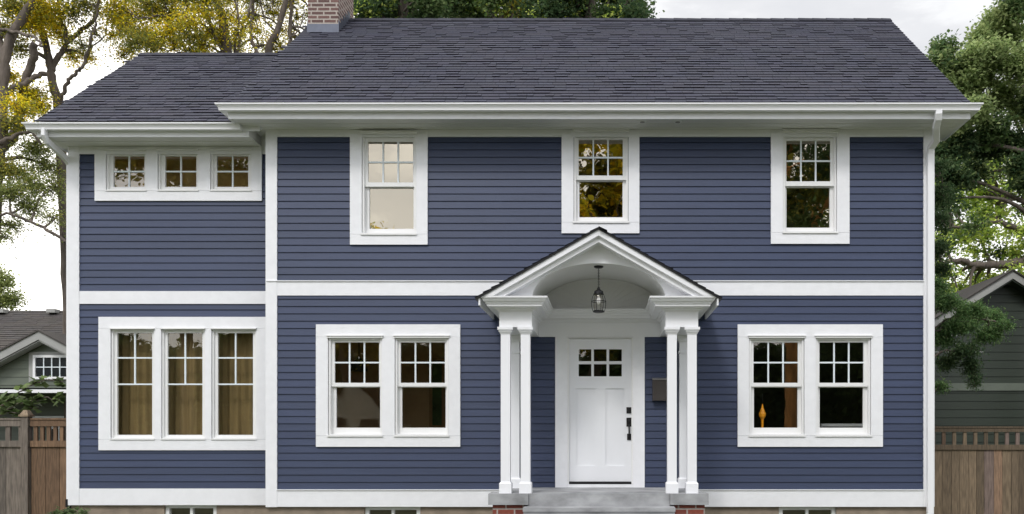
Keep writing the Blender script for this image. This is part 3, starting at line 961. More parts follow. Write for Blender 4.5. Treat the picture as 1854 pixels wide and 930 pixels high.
def cage_r(t): return 0.058 + 0.036 * math.sin(math.pi * min(1, t * 0.92)) ** 0.75
for k in range(6):
    a = 2 * math.pi * k / 6 + 0.2
    m.tube([(lx + cage_r(j / 8) * math.cos(a), ly + cage_r(j / 8) * math.sin(a), lan_t - 0.075 - H * j / 8) for j in range(9)], 0.0036, 5)
for t, rr in ((0.42, 0.0045), (0.02, 0.005)):
    r0 = cage_r(t) + 0.002; zz = lan_t - 0.075 - H * t
    m.tube([(lx + r0 * math.cos(2 * math.pi * j / 24), ly + r0 * math.sin(2 * math.pi * j / 24), zz) for j in range(25)], rr, 5)
m.build('cage', m_black, lan)
m = MB(); m.lathe(lx, ly, [(0.066, lan_b + 0.022), (0.070, lan_b + 0.018), (0.070, lan_b), (0.05, lan_b - 0.006)], 20); m.build('base_ring', m_black, lan)
m = MB(); m.smooth = True
m.lathe(lx, ly, [(0.046, lan_t - 0.085), (0.056, lan_t - 0.12), (0.060, lan_t - 0.18), (0.055, lan_b + 0.03)], 20); m.build('glass', m_glass_clear, lan)
m_bulb = plain('bulb_frosted', (0.92, 0.91, 0.88), 0.3, 0.01)
m = MB(); m.smooth = True; m.lathe(lx, ly, [(0.012, lan_t - 0.08), (0.014, lan_t - 0.12), (0.026, lan_t - 0.15), (0.028, lan_t - 0.18), (0.016, lan_t - 0.21), (0.004, lan_t - 0.22)], 14); m.build('bulb', m_bulb, lan)

# mailbox on the wall right of the door
mx0, mx1, mz0, mz1 = X(1181.5, -.1), X(1211, -.1), Z(725, -.1), Z(686, -.1)
mbx = thing('mailbox', ((mx0 + mx1) / 2, -0.02, mz0), 'flat dark bronze wall mailbox on the navy siding right of the door', 'mailbox')
m = MB(); m.prism([(mx0, mz0), (mx1, mz0), (mx1, mz1), (mx0, mz1)], -0.115, -0.021); m.build('box', m_mailbox, mbx)
m = MB()
pts = [(-0.128, mz1 - 0.012), (-0.128, mz1 + 0.006), (-0.021, mz1 + 0.024), (-0.021, mz1 + 0.001), (-0.116, mz1 + 0.001), (-0.116, mz1 - 0.012)]
a = [m.vert((mx0 - 0.005, y, z)) for y, z in pts]; b = [m.vert((mx1 + 0.005, y, z)) for y, z in pts]
m.face(a[::-1]); m.face(b)
for k in range(6): m.face((a[k], a[(k + 1) % 6], b[(k + 1) % 6], b[k]))
m.build('lid', plain('mailbox_lid', (0.3, 0.29, 0.28), 0.3, 0.05, metal=0.7), mbx)

# curtains behind the wing's lower windows
def curtain(px0, px1, label, seed):
    r = random.Random(seed); x0, x1 = X(px0, .5), X(px1, .5); z0, z1 = Z(800, .5), Z(592, .5)
    m = MB(); m.smooth = True; n = 60
    ph = r.uniform(0, 6); A, B = [], []
    for k in range(n + 1):
        t = k / n; x = x0 + (x1 - x0) * t
        y = 0.52 + 0.018 * math.sin(t * 40 + ph) + 0.014 * math.sin(t * 17 + 2 * ph)
        A.append(m.vert((x, y, z0))); B.append(m.vert((x, y * 0.3 + 0.7 * 0.52, z1)))
    for k in range(n): m.face((A[k], A[k + 1], B[k + 1], B[k]))
    o = m.build('curtain', m_curt); 
    tag(o, label, 'curtain', 'olive gold curtains in the lower wing windows'); return o


curtain(200, 287, 'olive gold pleated curtain filling the leftmost tall wing window', 1)
curtain(296, 374, 'olive gold pleated curtain filling the middle tall wing window', 2)

curtain(384, 466, 'tan brown curtain filling the rightmost tall wing window', 3)
# a few things standing in the rooms
ty = 1.0; tb = thing('table', (X(1520, ty), ty, 0.9), 'white-topped table inside the right-hand window right of the porch', 'table')
m = MB(); m.box(X(1478, ty), X(1590, ty), ty - .3, ty + .4, Z(772, ty), Z(767, ty)); m.build('table_top', m_trim, tb)
for ax_ in (1486, 1582):
    for ay in (-.25, .33):
        m = MB(); m.box(X(ax_, ty) - .03, X(ax_, ty) + .03, ty + ay - .03, ty + ay + .03, 0.9, Z(772, ty) - .001); m.build('leg', m_room_dark, tb)
m_frame = plain('picture_frame_wood', (0.35, 0.2, 0.08), 0.5)
def picture(px0, px1, py0, py1, Y, c, label):
    t = thing('picture', (X((px0 + px1) / 2, Y), Y, Z(py1, Y)), label, 'picture')
    o = (X(px0, Y), X(px1, Y), Z(py1, Y), Z(py0, Y)); i = (o[0] + .05, o[1] - .05, o[2] + .05, o[3] - .05)
    m = MB(); m.ring(o, i, Y - .04, Y - .002); m.build('frame', m_frame, t)
    m = MB(); m.box(i[0], i[1], Y - .02, Y - .003, i[2], i[3]); m.build('canvas', plain('canvas', c, .8, .6, 4), t)
picture(778, 806, 648, 775, 2.6, (0.06, 0.12, 0.05), 'tall dark green picture seen through the second window left of the porch')
picture(690, 716, 640, 700, 2.6, (0.5, 0.4, 0.25), 'small tan picture deep inside the window farther left of the porch')
lt = thing('ceiling_lamp', (X(650, 1.2), 1.2, 3.25), 'dark bell-shaped ceiling lamp inside the window farther left of the porch', 'lamp')
lz = Z(660, 1.2); lX = X(650, 1.2)
m = MB(); m.lathe(lX, 1.2, [(0.13, lz - .10), (0.12, lz), (0.05, lz + .08), (0.015, lz + .12)], 16); m.build('lamp_shade', m_black, lt)
m = MB(); m.tube([(lX, 1.2, lz + .12), (lX, 1.2, 3.249)], .008, 6); m.build('cord', m_black, lt)

# amber ornament hanging in the right-hand pair
m_amber = plain('amber_glass', (0.9, 0.33, 0.02), 0.2, 0.2, 12)
oy = 0.13; ox = X(1380.5, oy); z0, z1 = Z(774, oy), Z(731, oy)
m = MB(); m.lathe(ox, oy, [(0.006, z1), (0.018, z1 - 0.06), (0.050, (z0 + z1) / 2 + 0.03), (0.046, (z0 + z1) / 2 - 0.01), (0.020, z0 + 0.12), (0.016, z0 + 0.03), (0.02, z0)], 6)
orn = thing('window_ornament', (ox, oy, z0), 'tall orange glass ornament behind the lower pane of the window right of the porch', 'ornament')
m.build('glass_body', m_amber, orn)
m = MB(); m.tube([(ox, oy, z1), (ox, oy, Z(701, oy))], 0.0025, 5); m.build('cord', m_black, orn)

# ================================================================== trees
def leaf_arrays(C, size, cols, up=0.35, aspect=0.5, droop=0.0, seed=0):
    r = np.random.default_rng(seed)
    n = len(C)
    nrm = r.normal(size=(n, 3)); nrm[:, 2] = np.abs(nrm[:, 2]) + up; nrm /= np.linalg.norm(nrm, axis=1)[:, None]
    a = r.normal(size=(n, 3)); a[:, 2] -= droop
    a -= nrm * np.sum(a * nrm, axis=1)[:, None]; a /= np.linalg.norm(a, axis=1)[:, None] + 1e-9
    b = np.cross(nrm, a)
    sz = (size * r.uniform(0.6, 1.25, n))[:, None]
    V = np.empty((n, 4, 3))
    V[:, 0] = C - a * sz * 0.5
    V[:, 1] = C + b * sz * aspect * 0.5 + nrm * sz * 0.10
    V[:, 2] = C + a * sz * 0.5
    V[:, 3] = C - b * sz * aspect * 0.5 + nrm * sz * 0.10
    return V.reshape(-1, 3), cols


def leaf_object(name, V, cols, parent, mat=None):
    n = len(V) // 4
    V = V - root_loc(parent)
    me = bpy.data.meshes.new(name)
    me.vertices.add(n * 4); me.vertices.foreach_set('co', V.astype(np.float32).ravel())
    me.loops.add(n * 4); me.loops.foreach_set('vertex_index', np.arange(n * 4, dtype=np.int32))
    me.polygons.add(n); me.polygons.foreach_set('loop_start', np.arange(0, n * 4, 4, dtype=np.int32))
    me.update(calc_edges=True); me.validate()
    at = me.color_attributes.new('Col', 'FLOAT_COLOR', 'CORNER')
    c = np.ones((n, 4, 4), dtype=np.float32); c[:, :, :3] = cols[:, None, :]
    at.data.foreach_set('color', c.ravel())
    return link_mesh(name, me, mat or m_leaf, parent)


def smooth_path(pts, n=5, jit=0.0, r=random):
    pts = [Vector(p) for p in pts]
    out = []
    for k in range(len(pts) - 1):
        p0 = pts[max(k - 1, 0)]; p1 = pts[k]; p2 = pts[k + 1]; p3 = pts[min(k + 2, len(pts) - 1)]
        for j in range(n):
            t = j / n
            q = 0.5 * ((2 * p1) + (-p0 + p2) * t + (2 * p0 - 5 * p1 + 4 * p2 - p3) * t * t + (-p0 + 3 * p1 - 3 * p2 + p3) * t ** 3)
            if (k or j) and jit: q = q + Vector((r.uniform(-jit, jit), r.uniform(-jit, jit), r.uniform(-jit, jit)))
            out.append(q)
    out.append(pts[-1]); return out


def tree(name, label, base, limbs, clusters, size, palettes, seed, group=None, cat='tree', bark=m_bark, spread=0.2, aspect=0.5,
         droop=0.0, twigs=14, up=0.35, join=True, brfac=1.0, hang=0.0, dens=1.0, thin=1.0, mixp=None, mixf=0.0):
    """limbs: (points, r0, r1); first limb is the trunk.  clusters: (centre, (rx,ry,rz), leaves, palette index)"""
    r = random.Random(seed); rn = np.random.default_rng(seed)
    t = thing(name, base, label, cat, group)
    allp = []
    for li, (pts, r0, r1) in enumerate(limbs):
        path = smooth_path(pts, 5, 0.03 if li else 0.015, r)
        n = len(path)
        rad = [(r0 + (r1 - r0) * (k / (n - 1))) * thin * (1 + 0.07 * math.sin(k * 1.7 + li)) for k in range(n)]
        if li == 0: rad[0] *= 1.35
        m = MB(); m.smooth = True; m.tube(path, rad, 10)
        m.build('trunk' if li == 0 else 'limb', bark, t)
        allp += [(p, rad[k]) for k, p in enumerate(path)]
    tw = MB(); tw.smooth = True
    VV, CC = [], []
    for ci, (c, rr, nl, pi) in enumerate(clusters):
        c = Vector(c); nl = int(nl * dens)
        if join and allp:
            best = min(allp, key=lambda q: (q[0] - c).length + (0.6 * max(0, q[0].z - c.z)))
            p0 = best[0]; dd = (c - p0).length
            if dd > 0.05:
                mid = (p0 + c) / 2 + Vector((r.uniform(-.1, .1), r.uniform(-.1, .1), 0.12)) * dd
                tw.tube(smooth_path([p0, mid, c], 4), [min(best[1] * .6, .055 * brfac) * (1 - k / 8) + 0.010 for k in range(9)], 6, False)
        ends = []
        for k in range(twigs):
            v = Vector((r.gauss(0, 1), r.gauss(0, 1), r.gauss(0, 1) + 0.15)).normalized() * r.uniform(0.55, 1.0)
            e_ = c + Vector((v.x * rr[0], v.y * rr[1], v.z * rr[2]))
            st = c + (e_ - c) * 0.05
            md = (st + e_) / 2 + Vector((r.uniform(-1, 1), r.uniform(-1, 1), r.uniform(0, 1))) * 0.12 * rr[0]
            e2 = e_ - Vector((0, 0, hang * rr[2]))
            tw.tube([st, md, e2], [0.014 * brfac, 0.009 * brfac, 0.004], 4, False)
            ends.append((st, md, e2))
        E = np.array([[list(q) for q in w] for w in ends])
        wgt = rn.uniform(0.3, 1.7, len(ends)); wgt /= wgt.sum()
        idx = rn.choice(len(ends), nl, p=wgt)
        tt = rn.uniform(0, 1, nl) ** 0.55
        A, B, C_ = E[idx, 0], E[idx, 1], E[idx, 2]
        pos = A * ((1 - tt) ** 2)[:, None] + B * (2 * tt * (1 - tt))[:, None] + C_ * (tt ** 2)[:, None]
        sp = spread * (0.45 + 0.8 * tt)[:, None]
        pos = pos + rn.normal(size=(nl, 3)) * sp * np.array([1, 1, 0.75])
        pal = palettes[pi]
        cidx = rn.choice(len(pal), nl)
        alt = palettes[mixp] if mixp is not None else pal
        usealt = (rn.uniform(0, 1, len(ends)) < mixf)[idx]
        tc = rn.uniform(0.75, 1.2, len(ends))[idx]
        cols = np.where(usealt[:, None], np.array(alt)[np.minimum(cidx, len(alt) - 1)], np.array(pal)[cidx]) * (tc * rn.uniform(0.75, 1.25, nl))[:, None]
        V, _ = leaf_arrays(pos, size, cols, up, aspect, droop, seed * 100 + ci)
        VV.append(V); CC.append(cols)
    if clusters:
        tag(tw.build('twigs', bark, t), kind='stuff')
        leaf_object('crown', np.concatenate(VV), np.concatenate(CC), t)
    return t


def cl(px, py, Y, rx, ry, nl, pi=0, rd=None):
    return (P(px, py, Y), (M(rx, Y), rd or M((rx + ry) / 2, Y), M(ry, Y)), nl, pi)


GOLD = [(0.90, 0.72, 0.02), (1.0, 0.85, 0.05), (0.70, 0.64, 0.04), (0.40, 0.44, 0.05), (0.85, 0.58, 0.03)]
OLIVE = [(0.24, 0.27, 0.07), (0.36, 0.34, 0.07), (0.17, 0.21, 0.06), (0.50, 0.42, 0.06)]
PALE = [(0.28, 0.33, 0.11), (0.38, 0.42, 0.14), (0.20, 0.24, 0.08)]
GREEN = [(0.10, 0.17, 0.055), (0.14, 0.21, 0.075), (0.075, 0.13, 0.05), (0.18, 0.24, 0.10)]
DARK = [(0.05, 0.095, 0.04), (0.07, 0.12, 0.05), (0.10, 0.15, 0.06)]
BRIGHT = [(0.55, 0.68, 0.12), (0.42, 0.56, 0.11), (0.72, 0.80, 0.20), (0.20, 0.30, 0.08)]
LOBE = [(0.30, 0.38, 0.15), (0.23, 0.31, 0.12), (0.38, 0.45, 0.19)]

# --- left: thick tree at the frame edge
Y = 9.0
def PL(lst, Y, dy=0.0): return [P(a, b, Y + dy * k) for k, (a, b) in enumerate(lst)]
base = P(-22, 779, Y); base.z = 0
limbs = [([base, P(-18, 500, Y), P(-8, 330, Y), P(0, 250, Y), P(4, 165, Y), P(8, 112, Y), P(19, 68, Y), P(42, 28, Y), P(62, -8, Y), P(85, -90, Y)], 0.30, 0.10),
         (PL([(4, 176), (22, 162), (44, 150), (66, 138), (84, 131)], Y, .1), 0.12, 0.085),
         (PL([(-30, 48), (5, 53), (38, 60), (62, 68), (76, 84)], Y, -.1), 0.065, 0.045),
         (PL([(64, 78), (58, 110), (48, 145), (38, 200), (28, 240), (12, 262), (-10, 275)], Y, .15), 0.13, 0.17),
         (PL([(7, 120), (0, 60), (-12, 0), (-30, -80)], Y, .2), 0.13, 0.06),
         (PL([(-15, 392), (18, 388), (50, 398), (85, 416), (119, 438)], Y - 1, .1), 0.045, 0.055),
         (PL([(0, 262), (25, 246), (58, 240), (75, 262)], Y - .5, .1), 0.09, 0.03)]
clus = []
r = random.Random(5)
for (px, py, rx, ry, nl, pi) in ((20, 10, 40, 30, 1500, 1), (60, 45, 35, 26, 1300, 0), (10, 60, 35, 25, 900, 1), (20, 140, 30, 25, 700, 0), (55, 170, 34, 26, 1300, 0),
                                 (70, 195, 26, 20, 1000, 0), (30, 195, 28, 22, 900, 0), (20, 225, 34, 22, 900, 1), (25, 310, 42, 26, 1300, 2), (60, 270, 36, 22, 1200, 2), (85, 300, 30, 24, 900, 2),
                                 (20, 350, 40, 25, 1300, 2), (65, 340, 34, 24, 1000, 2), (50, 375, 36, 20, 800, 2), (100, 340, 14, 40, 500, 2), (18, 408, 26, 14, 500, 2),
                                 (5, 430, 20, 12, 250, 2), (100, 395, 18, 22, 300, 2), (10, 310, 30, 30, 900, 1), (95, 240, 24, 18, 500, 1), (70, -60, 60, 40, 1800, 0), (90, -110, 60, 40, 1500, 1), (0, -70, 60, 50, 1600, 0), (-40, -120, 60, 50, 1500, 1), (-40, 100, 60, 60, 1600, 1), (-60, 300, 50, 60, 1500, 2)):
    clus.append(cl(px, py, Y + r.uniform(-.9, .9), rx, ry, nl, pi))
tree('locust_tree', 'thick dark-limbed tree with gold and olive leaves at the left edge behind the fence', base, limbs, clus, 0.072,
     [GOLD, OLIVE, PALE], 21, mixp=1, mixf=.25, dens=1.5, thin=0.66, group= 'tall trees behind the house', spread=0.17, twigs=15, aspect=0.45)

# --- left: forked tree just behind the wing
Y = 10.0
base = P(128, 779, Y); base.z = 0
limbs = [([base, P(124, 600, Y), P(118, 440, Y), P(112, 300, Y), P(106, 200, Y), P(96, 150, Y), P(90, 118, Y), P(76, 56, Y), P(56, -5, Y), P(40, -70, Y)], 0.20, 0.09),
         (PL([(93, 128), (108, 100), (123, 78), (145, 57), (168, 38), (178, 5), (190, -50)], Y, .08), 0.10, 0.05),
         (PL([(123, 80), (119, 58), (112, 36), (104, 2), (96, -60)], Y, -.1), 0.075, 0.04),
         (PL([(110, 190), (114, 168), (122, 148), (138, 132), (152, 117), (162, 84), (170, 50), (177, 10), (184, -40)], Y, -.06), 0.075, 0.03),
         (PL([(152, 117), (168, 85), (186, 70), (193, 50), (196, 30)], Y, .1), 0.03, 0.012),
         (PL([(76, 60), (60, 40), (48, 12), (36, -30)], Y, .1), 0.05, 0.03)]
clus = []
for (px, py, rx, ry, nl, pi) in ((85, 15, 34, 26, 1500, 0), (100, 45, 26, 22, 1100, 0), (130, 20, 28, 24, 900, 1), (150, 10, 24, 22, 600, 1), (112, 66, 16, 16, 450, 0),
                                 (130, 100, 20, 16, 450, 0), (148, 82, 18, 16, 350, 1), (158, 105, 14, 10, 260, 0), (170, 60, 12, 20, 220, 1), (60, 20, 28, 24, 1000, 1),
                                 (40, 90, 24, 18, 500, 1), (178, 22, 14, 18, 260, 1), (100, -40, 60, 40, 2500, 0), (170, -50, 50, 40, 1500, 1), (60, -90, 60, 40, 1600, 1), (130, -100, 60, 40, 1600, 0), (190, -80, 40, 40, 1000, 1)):
    clus.append(cl(px, py, Y + r.uniform(-.7, .7), rx, ry, nl, pi))
tree('locust_tree', 'forked grey-limbed tree rising just behind the left end of the wing roof', base, limbs, clus, 0.072,
     [GOLD, OLIVE, PALE], 22, mixp=1, mixf=.25, dens=1.5, thin=0.72, group= 'tall trees behind the house', spread=0.17, twigs=15, aspect=0.45)

# --- golden trees behind the wing roof
Y = 10.5
base = P(410, 779, Y); base.z = 0
limbs = [([base, P(414, 400, Y), P(417, 180, Y), P(412, 93, Y), P(404, 42, Y), P(392, -5, Y), P(380, -80, Y)], 0.24, 0.10),
         (PL([(418, 150), (400, 90), (385, 60), (374, 24), (348, 18), (323, 25), (285, 28), (247, 32)], Y, -.1), 0.07, 0.025),
         (PL([(412, 140), (372, 98), (358, 68), (352, 40), (350, -5), (340, -70)], Y, .1), 0.085, 0.045),
         (PL([(416, 120), (432, 84), (438, 50), (452, 10), (456, -60)], Y, .12), 0.06, 0.035),
         (PL([(372, 110), (330, 94), (295, 88), (262, 76)], Y, -.1), 0.03, 0.012),
         (PL([(380, 150), (340, 100), (318, 60), (300, 20), (290, -40)], Y, .1), 0.05, 0.02), (PL([(430, 130), (425, 80), (432, 30), (420, -40)], Y, -.08), 0.05, 0.03),
         (PL([(404, 45), (425, 20), (440, -30)], Y, -.08), 0.03, 0.015), (PL([(348, 20), (330, -5), (300, -30)], Y, -.05), 0.03, 0.015), (PL([(393, 60), (370, 66), (345, 50), (325, 52)], Y, -.1), 0.022, 0.01)]
clus = []
rr_ = random.Random(8)
for px in range(215, 440, 26):
    for py in (-30, 2, 30, 58, 84):
        if px < 240 and py > 60: continue
        k = rr_.random()
        dens = 0.55 if px > 380 else 1.0
        clus.append(cl(px + rr_.uniform(-10, 10), py + rr_.uniform(-8, 8), Y + rr_.uniform(-1.2, 1.2), 26, 20, int(620 * dens), 0 if k < (0.75 if py > 20 else 0.45) else 1))
clus += [cl(300, -70, Y, 60, 40, 1600, 0), cl(380, -100, Y, 60, 40, 1600, 1), cl(240, -60, Y, 50, 40, 1300, 1), cl(430, -75, Y, 50, 40, 1300, 0), cl(222, 100, Y, 12, 10, 260, 0), cl(235, 92, Y, 16, 10, 300, 0), cl(205, 30, Y, 16, 22, 420, 0), cl(200, 65, Y, 12, 16, 260, 0)]
tree('locust_tree', 'spreading tree with bright golden leaves behind the wing roof', base, limbs, clus, 0.072,
     [GOLD, OLIVE, PALE], 23, mixp=1, mixf=.33, dens=1.5, thin=0.72, group= 'tall trees behind the house', spread=0.17, twigs=13, aspect=0.45)
Y = 11.5
base = P(498, 779, Y); base.z = 0
limbs = [([base, P(494, 400, Y), P(486, 200, Y), P(485, 95, Y), P(502, 56, Y), P(519, -5, Y), P(530, -80, Y)], 0.19, 0.08),
         (PL([(488, 160), (464, 96), (454, 56), (460, 0), (462, -60)], Y, .1), 0.085, 0.05),
         (PL([(490, 180), (522, 110), (525, 60), (528, -5), (535, -70)], Y, .1), 0.09, 0.06),
         (PL([(500, 60), (478, 30), (470, -10)], Y, .1), 0.04, 0.02), (PL([(525, 70), (545, 45), (552, 10)], Y, .1), 0.03, 0.015)]
clus = []
for px in range(440, 580, 24):
    for py in (-30, 0, 30, 62, 86):
        clus.append(cl(px + rr_.uniform(-10, 10), py + rr_.uniform(-8, 8), Y + rr_.uniform(.2, 1.6), 22, 18, 330, 0 if rr_.random() < (0.35 + py / 200) else 1))
clus += [cl(470, -75, Y, 50, 40, 1200, 1), cl(535, -80, Y, 50, 40, 1200, 0), cl(500, -125, Y, 60, 40, 1300, 1)]
tree('locust_tree', 'upright grey-trunked tree with thin golden leaves beside the chimney', base, limbs, clus, 0.072,
     [GOLD, OLIVE, PALE], 24, mixp=1, mixf=.35, dens=1.2, thin=0.68, group= 'tall trees behind the house', spread=0.17, twigs=13, aspect=0.45)

# --- dark green trees behind the main ridge
Y = 9.5
def ridge_tree(x0, x1, tops, seed, label, pal, trunkx, Y):
    r2 = random.Random(seed)
    base = P(trunkx, 779, Y); base.z = 0
    limbs = [([base, P(trunkx + 4, 400, Y), P(trunkx - 3, 150, Y), P(trunkx, 0, Y), P(trunkx + 5, -90, Y)], 0.26, 0.08)]
    for k in range(5):
        ex = x0 + (x1 - x0) * (k + .5) / 5
        limbs.append(([P(trunkx, 130 - k * 12, Y), P((trunkx + ex) / 2, 50, Y + r2.uniform(-.4, .4)), P(ex, r2.uniform(-50, 0), Y + r2.uniform(-.8, .8))], 0.08, 0.03))
    clus = []
    x = x0
    while x <= x1:
        for py in (32, 8, -22, -55, -95):
            tp = tops(x)
            if py < tp: continue
            clus.append(cl(x + r2.uniform(-8, 8), py + r2.uniform(-7, 7), Y + r2.uniform(-1.1, 1.1), 26, 20, 900 if py > -30 else 600, 0 if r2.random() < .6 else 1))
        x += 27
    return tree('maple_tree', label, base, limbs, clus, 0.095, pal + [BRIGHT], seed, mixp=2, mixf=.10, group='tall trees behind the house', spread=0.15, twigs=10, aspect=0.7, up=0.6, droop=0.5)


ridge_tree(655, 800, lambda x: -200, 31, 'dense dark green maple just right of the chimney behind the ridge', [GREEN, DARK], 730, 9.3)
ridge_tree(820, 960, lambda x: -200, 32, 'olive green thin-leaved tree behind the middle of the main ridge', [GREEN, OLIVE], 890, 10.8)
ridge_tree(985, 1165, lambda x: -200 if x < 1140 else 5, 33, 'rounded dark green maple whose edge ends against open sky over the ridge', [DARK, GREEN], 1070, 9.0)

# --- right side trees
Y = 7.0
base = P(1905, 779, Y); base.z = 0
limbs = [([base, P(1900, 500, Y), P(1885, 330, Y + .5), P(1860, 180, Y + .8), P(1840, 80, Y + .8), P(1838, 30, Y + .8)], 0.22, 0.04),
         (PL([(1890, 360), (1845, 280), (1790, 230), (1750, 200)], Y + .6, .05), 0.06, 0.02), (PL([(1880, 300), (1830, 200), (1795, 140)], Y + .6, .05), 0.05, 0.02),
         (PL([(1880, 280), (1900, 160), (1930, 60)], Y, .1), 0.09, 0.04)]
clus = []
for (px, py, rx, ry, nl, pi) in ((1708, 92, 14, 26, 800, 1), (1722, 125, 26, 20, 1200, 1), (1715, 158, 22, 22, 1000, 0), (1702, 108, 8, 12, 250, 1), (1775, 75, 26, 22, 1500, 0), (1760, 110, 28, 24, 1800, 0),
                                 (1800, 50, 28, 24, 1600, 0), (1832, 18, 26, 26, 1500, 1), (1830, 70, 32, 28, 1900, 0), (1800, 105, 32, 26, 2000, 0), (1840, 125, 30, 28, 1800, 0), (1770, 155, 34, 26, 2100, 0),
                                 (1815, 175, 36, 28, 2100, 0), (1850, 200, 30, 32, 1700, 0), (1745, 175, 26, 22, 1500, 0), (1765, 205, 34, 22, 1700, 0), (1795, 235, 34, 26, 1700, 1), (1735, 215, 26, 22, 1100, 0),
                                 (1735, 255, 34, 26, 1700, 2), (1780, 275, 36, 26, 1700, 2), (1712, 280, 26, 26, 1300, 2), (1830, 260, 34, 22, 1000, 2), (1870, 260, 34, 36, 1600, 2), (1720, 320, 30, 28, 1500, 2),
                                 (1760, 320, 26, 24, 1000, 2), (1848, 300, 24, 20, 700, 2), (1705, 360, 22, 30, 900, 2), (1855, 335, 14, 34, 600, 2), (1900, 100, 50, 60, 2500, 0), (1880, -40, 50, 50, 2000, 1), (1900, 220, 50, 50, 2000, 2)):
    clus.append(cl(px, py, Y + rr_.uniform(-.8, .8), rx, ry, nl, pi))
tree('maple_tree', 'tall lobed green tree at the right edge rising above the eave', base, limbs, clus, 0.10, [LOBE, GREEN, DARK], 41, dens=1.7, mixp=0, mixf=.2, group=
     'tall trees behind the house', spread=0.12, twigs=14, aspect=0.6, up=0.7, droop=0.8)
# backlit tree further away
Y = 14.0
base = P(1935, 779, Y); base.z = 0
limbs = [([base, P(1930, 600, Y), P(1915, 480, Y), P(1880, 300, Y), P(1850, 200, Y)], 0.30, 0.10),
         (PL([(1915, 485), (1870, 470), (1830, 478), (1790, 480), (1760, 478), (1735, 470), (1700, 480)], Y, -.1), 0.17, 0.05),
         (PL([(1900, 440), (1862, 425), (1830, 410), (1800, 400), (1770, 408), (1720, 412)], Y, -.1), 0.12, 0.04),
         (PL([(1800, 400), (1812, 385), (1822, 365), (1850, 360)], Y, .1), 0.09, 0.05), (PL([(1795, 478), (1780, 450), (1782, 430)], Y, .1), 0.06, 0.03),
         (PL([(1840, 478), (1862, 452), (1850, 430)], Y, .1), 0.06, 0.02)]
clus = []
for px in range(1690, 1930, 24):
    for py in range(290, 560, 24):
        if rr_.random() < 0.24 or (px > 1810 and 340 < py < 400 and px < 1850): continue
        clus.append(cl(px + rr_.uniform(-9, 9), py + rr_.uniform(-9, 9), Y + rr_.uniform(-1, 1.5), 20, 16, 260, 0 if rr_.random() < .8 else 1))
for px, py in ((1920, 200), (1900, 120)): clus.append(cl(px, py, Y, 50, 40, 1200, 1))
tree('oak_tree', 'sunlit yellow-green tree with bare crooked limbs above the dark green neighbour house', base, limbs, clus, 0.13, [BRIGHT, GREEN], 42,
     'tall trees behind the house', spread=0.17, twigs=8, aspect=0.6)
# drooping evergreen close to the house
Y = 5.0
base = P(1660, 779, Y); base.z = 0
limbs = [([base, P(1662, 600, Y), P(1660, 400, Y), P(1664, 250, Y)], 0.14, 0.04)]
clus = [cl(px, py, Y + .3, 26, 24, 900, 1) for px, py in ((1640, 560), (1650, 480), (1640, 400), (1655, 320), (1660, 260), (1625, 630))]
for (px, py, rx, ry, nl, pi) in ((1700, 300, 24, 26, 1300, 1), (1705, 350, 26, 26, 1300, 1), (1700, 400, 24, 26, 1300, 1), (1698, 450, 22, 24, 1000, 1), (1702, 490, 22, 20, 800, 1),
                                 (1715, 545, 32, 18, 1700, 0), (1755, 560, 32, 16, 1800, 0), (1795, 575, 26, 16, 1300, 0), (1735, 590, 38, 18, 2000, 0), (1785, 605, 32, 16, 1500, 0), (1815, 590, 18, 12, 500, 0),
                                 (1708, 610, 26, 20, 1300, 0), (1745, 635, 32, 16, 1500, 1), (1712, 655, 22, 18, 900, 1), (1758, 660, 18, 18, 700, 1), (1765, 688, 10, 16, 300, 1), (1704, 700, 12, 10, 360, 0), (1700, 520, 20, 20, 800, 0)):
    clus.append(cl(px, py, Y + rr_.uniform(-.4, .4), rx, ry, nl, pi))
for ex, ey in ((1740, 560), (1790, 580), (1735, 600), (1750, 640), (1705, 400), (1705, 320)):
    limbs.append(([P(1662, ey + 30, Y), P((1662 + ex) / 2, ey - 4, Y), P(ex, ey, Y)], 0.035, 0.015))
tree('evergreen_tree', 'drooping dark evergreen whose low boughs hang beside the right corner of the house', base, limbs, clus, 0.075, [[(0.13, 0.24, 0.08), (0.20, 0.30, 0.11), (0.09, 0.17, 0.06)], DARK], 43, dens=1.6,
     spread=0.07, twigs=16, aspect=0.3, droop=1.2, hang=0.25, cat='tree', up=0.3)
# far small tree low at the left edge
Y = 24.0
base = P(-5, 779, Y); base.z = 0
tree('young_tree', 'small pale green tree low on the left above the neighbour roof', base, [([base, P(-5, 650, Y), P(-2, 560, Y), P(0, 520, Y)], 0.15, 0.05)],
     [cl(5, 515, Y, 22, 20, 900, 0), (*cl(20, 540, Y, 18, 14, 700, 0),), cl(-15, 540, Y, 25, 22, 700, 0), cl(4, 548, Y, 30, 14, 600, 0), cl(0, 495, Y, 10, 10, 200, 0)],
     0.14, [PALE], 44, spread=0.2, twigs=10)

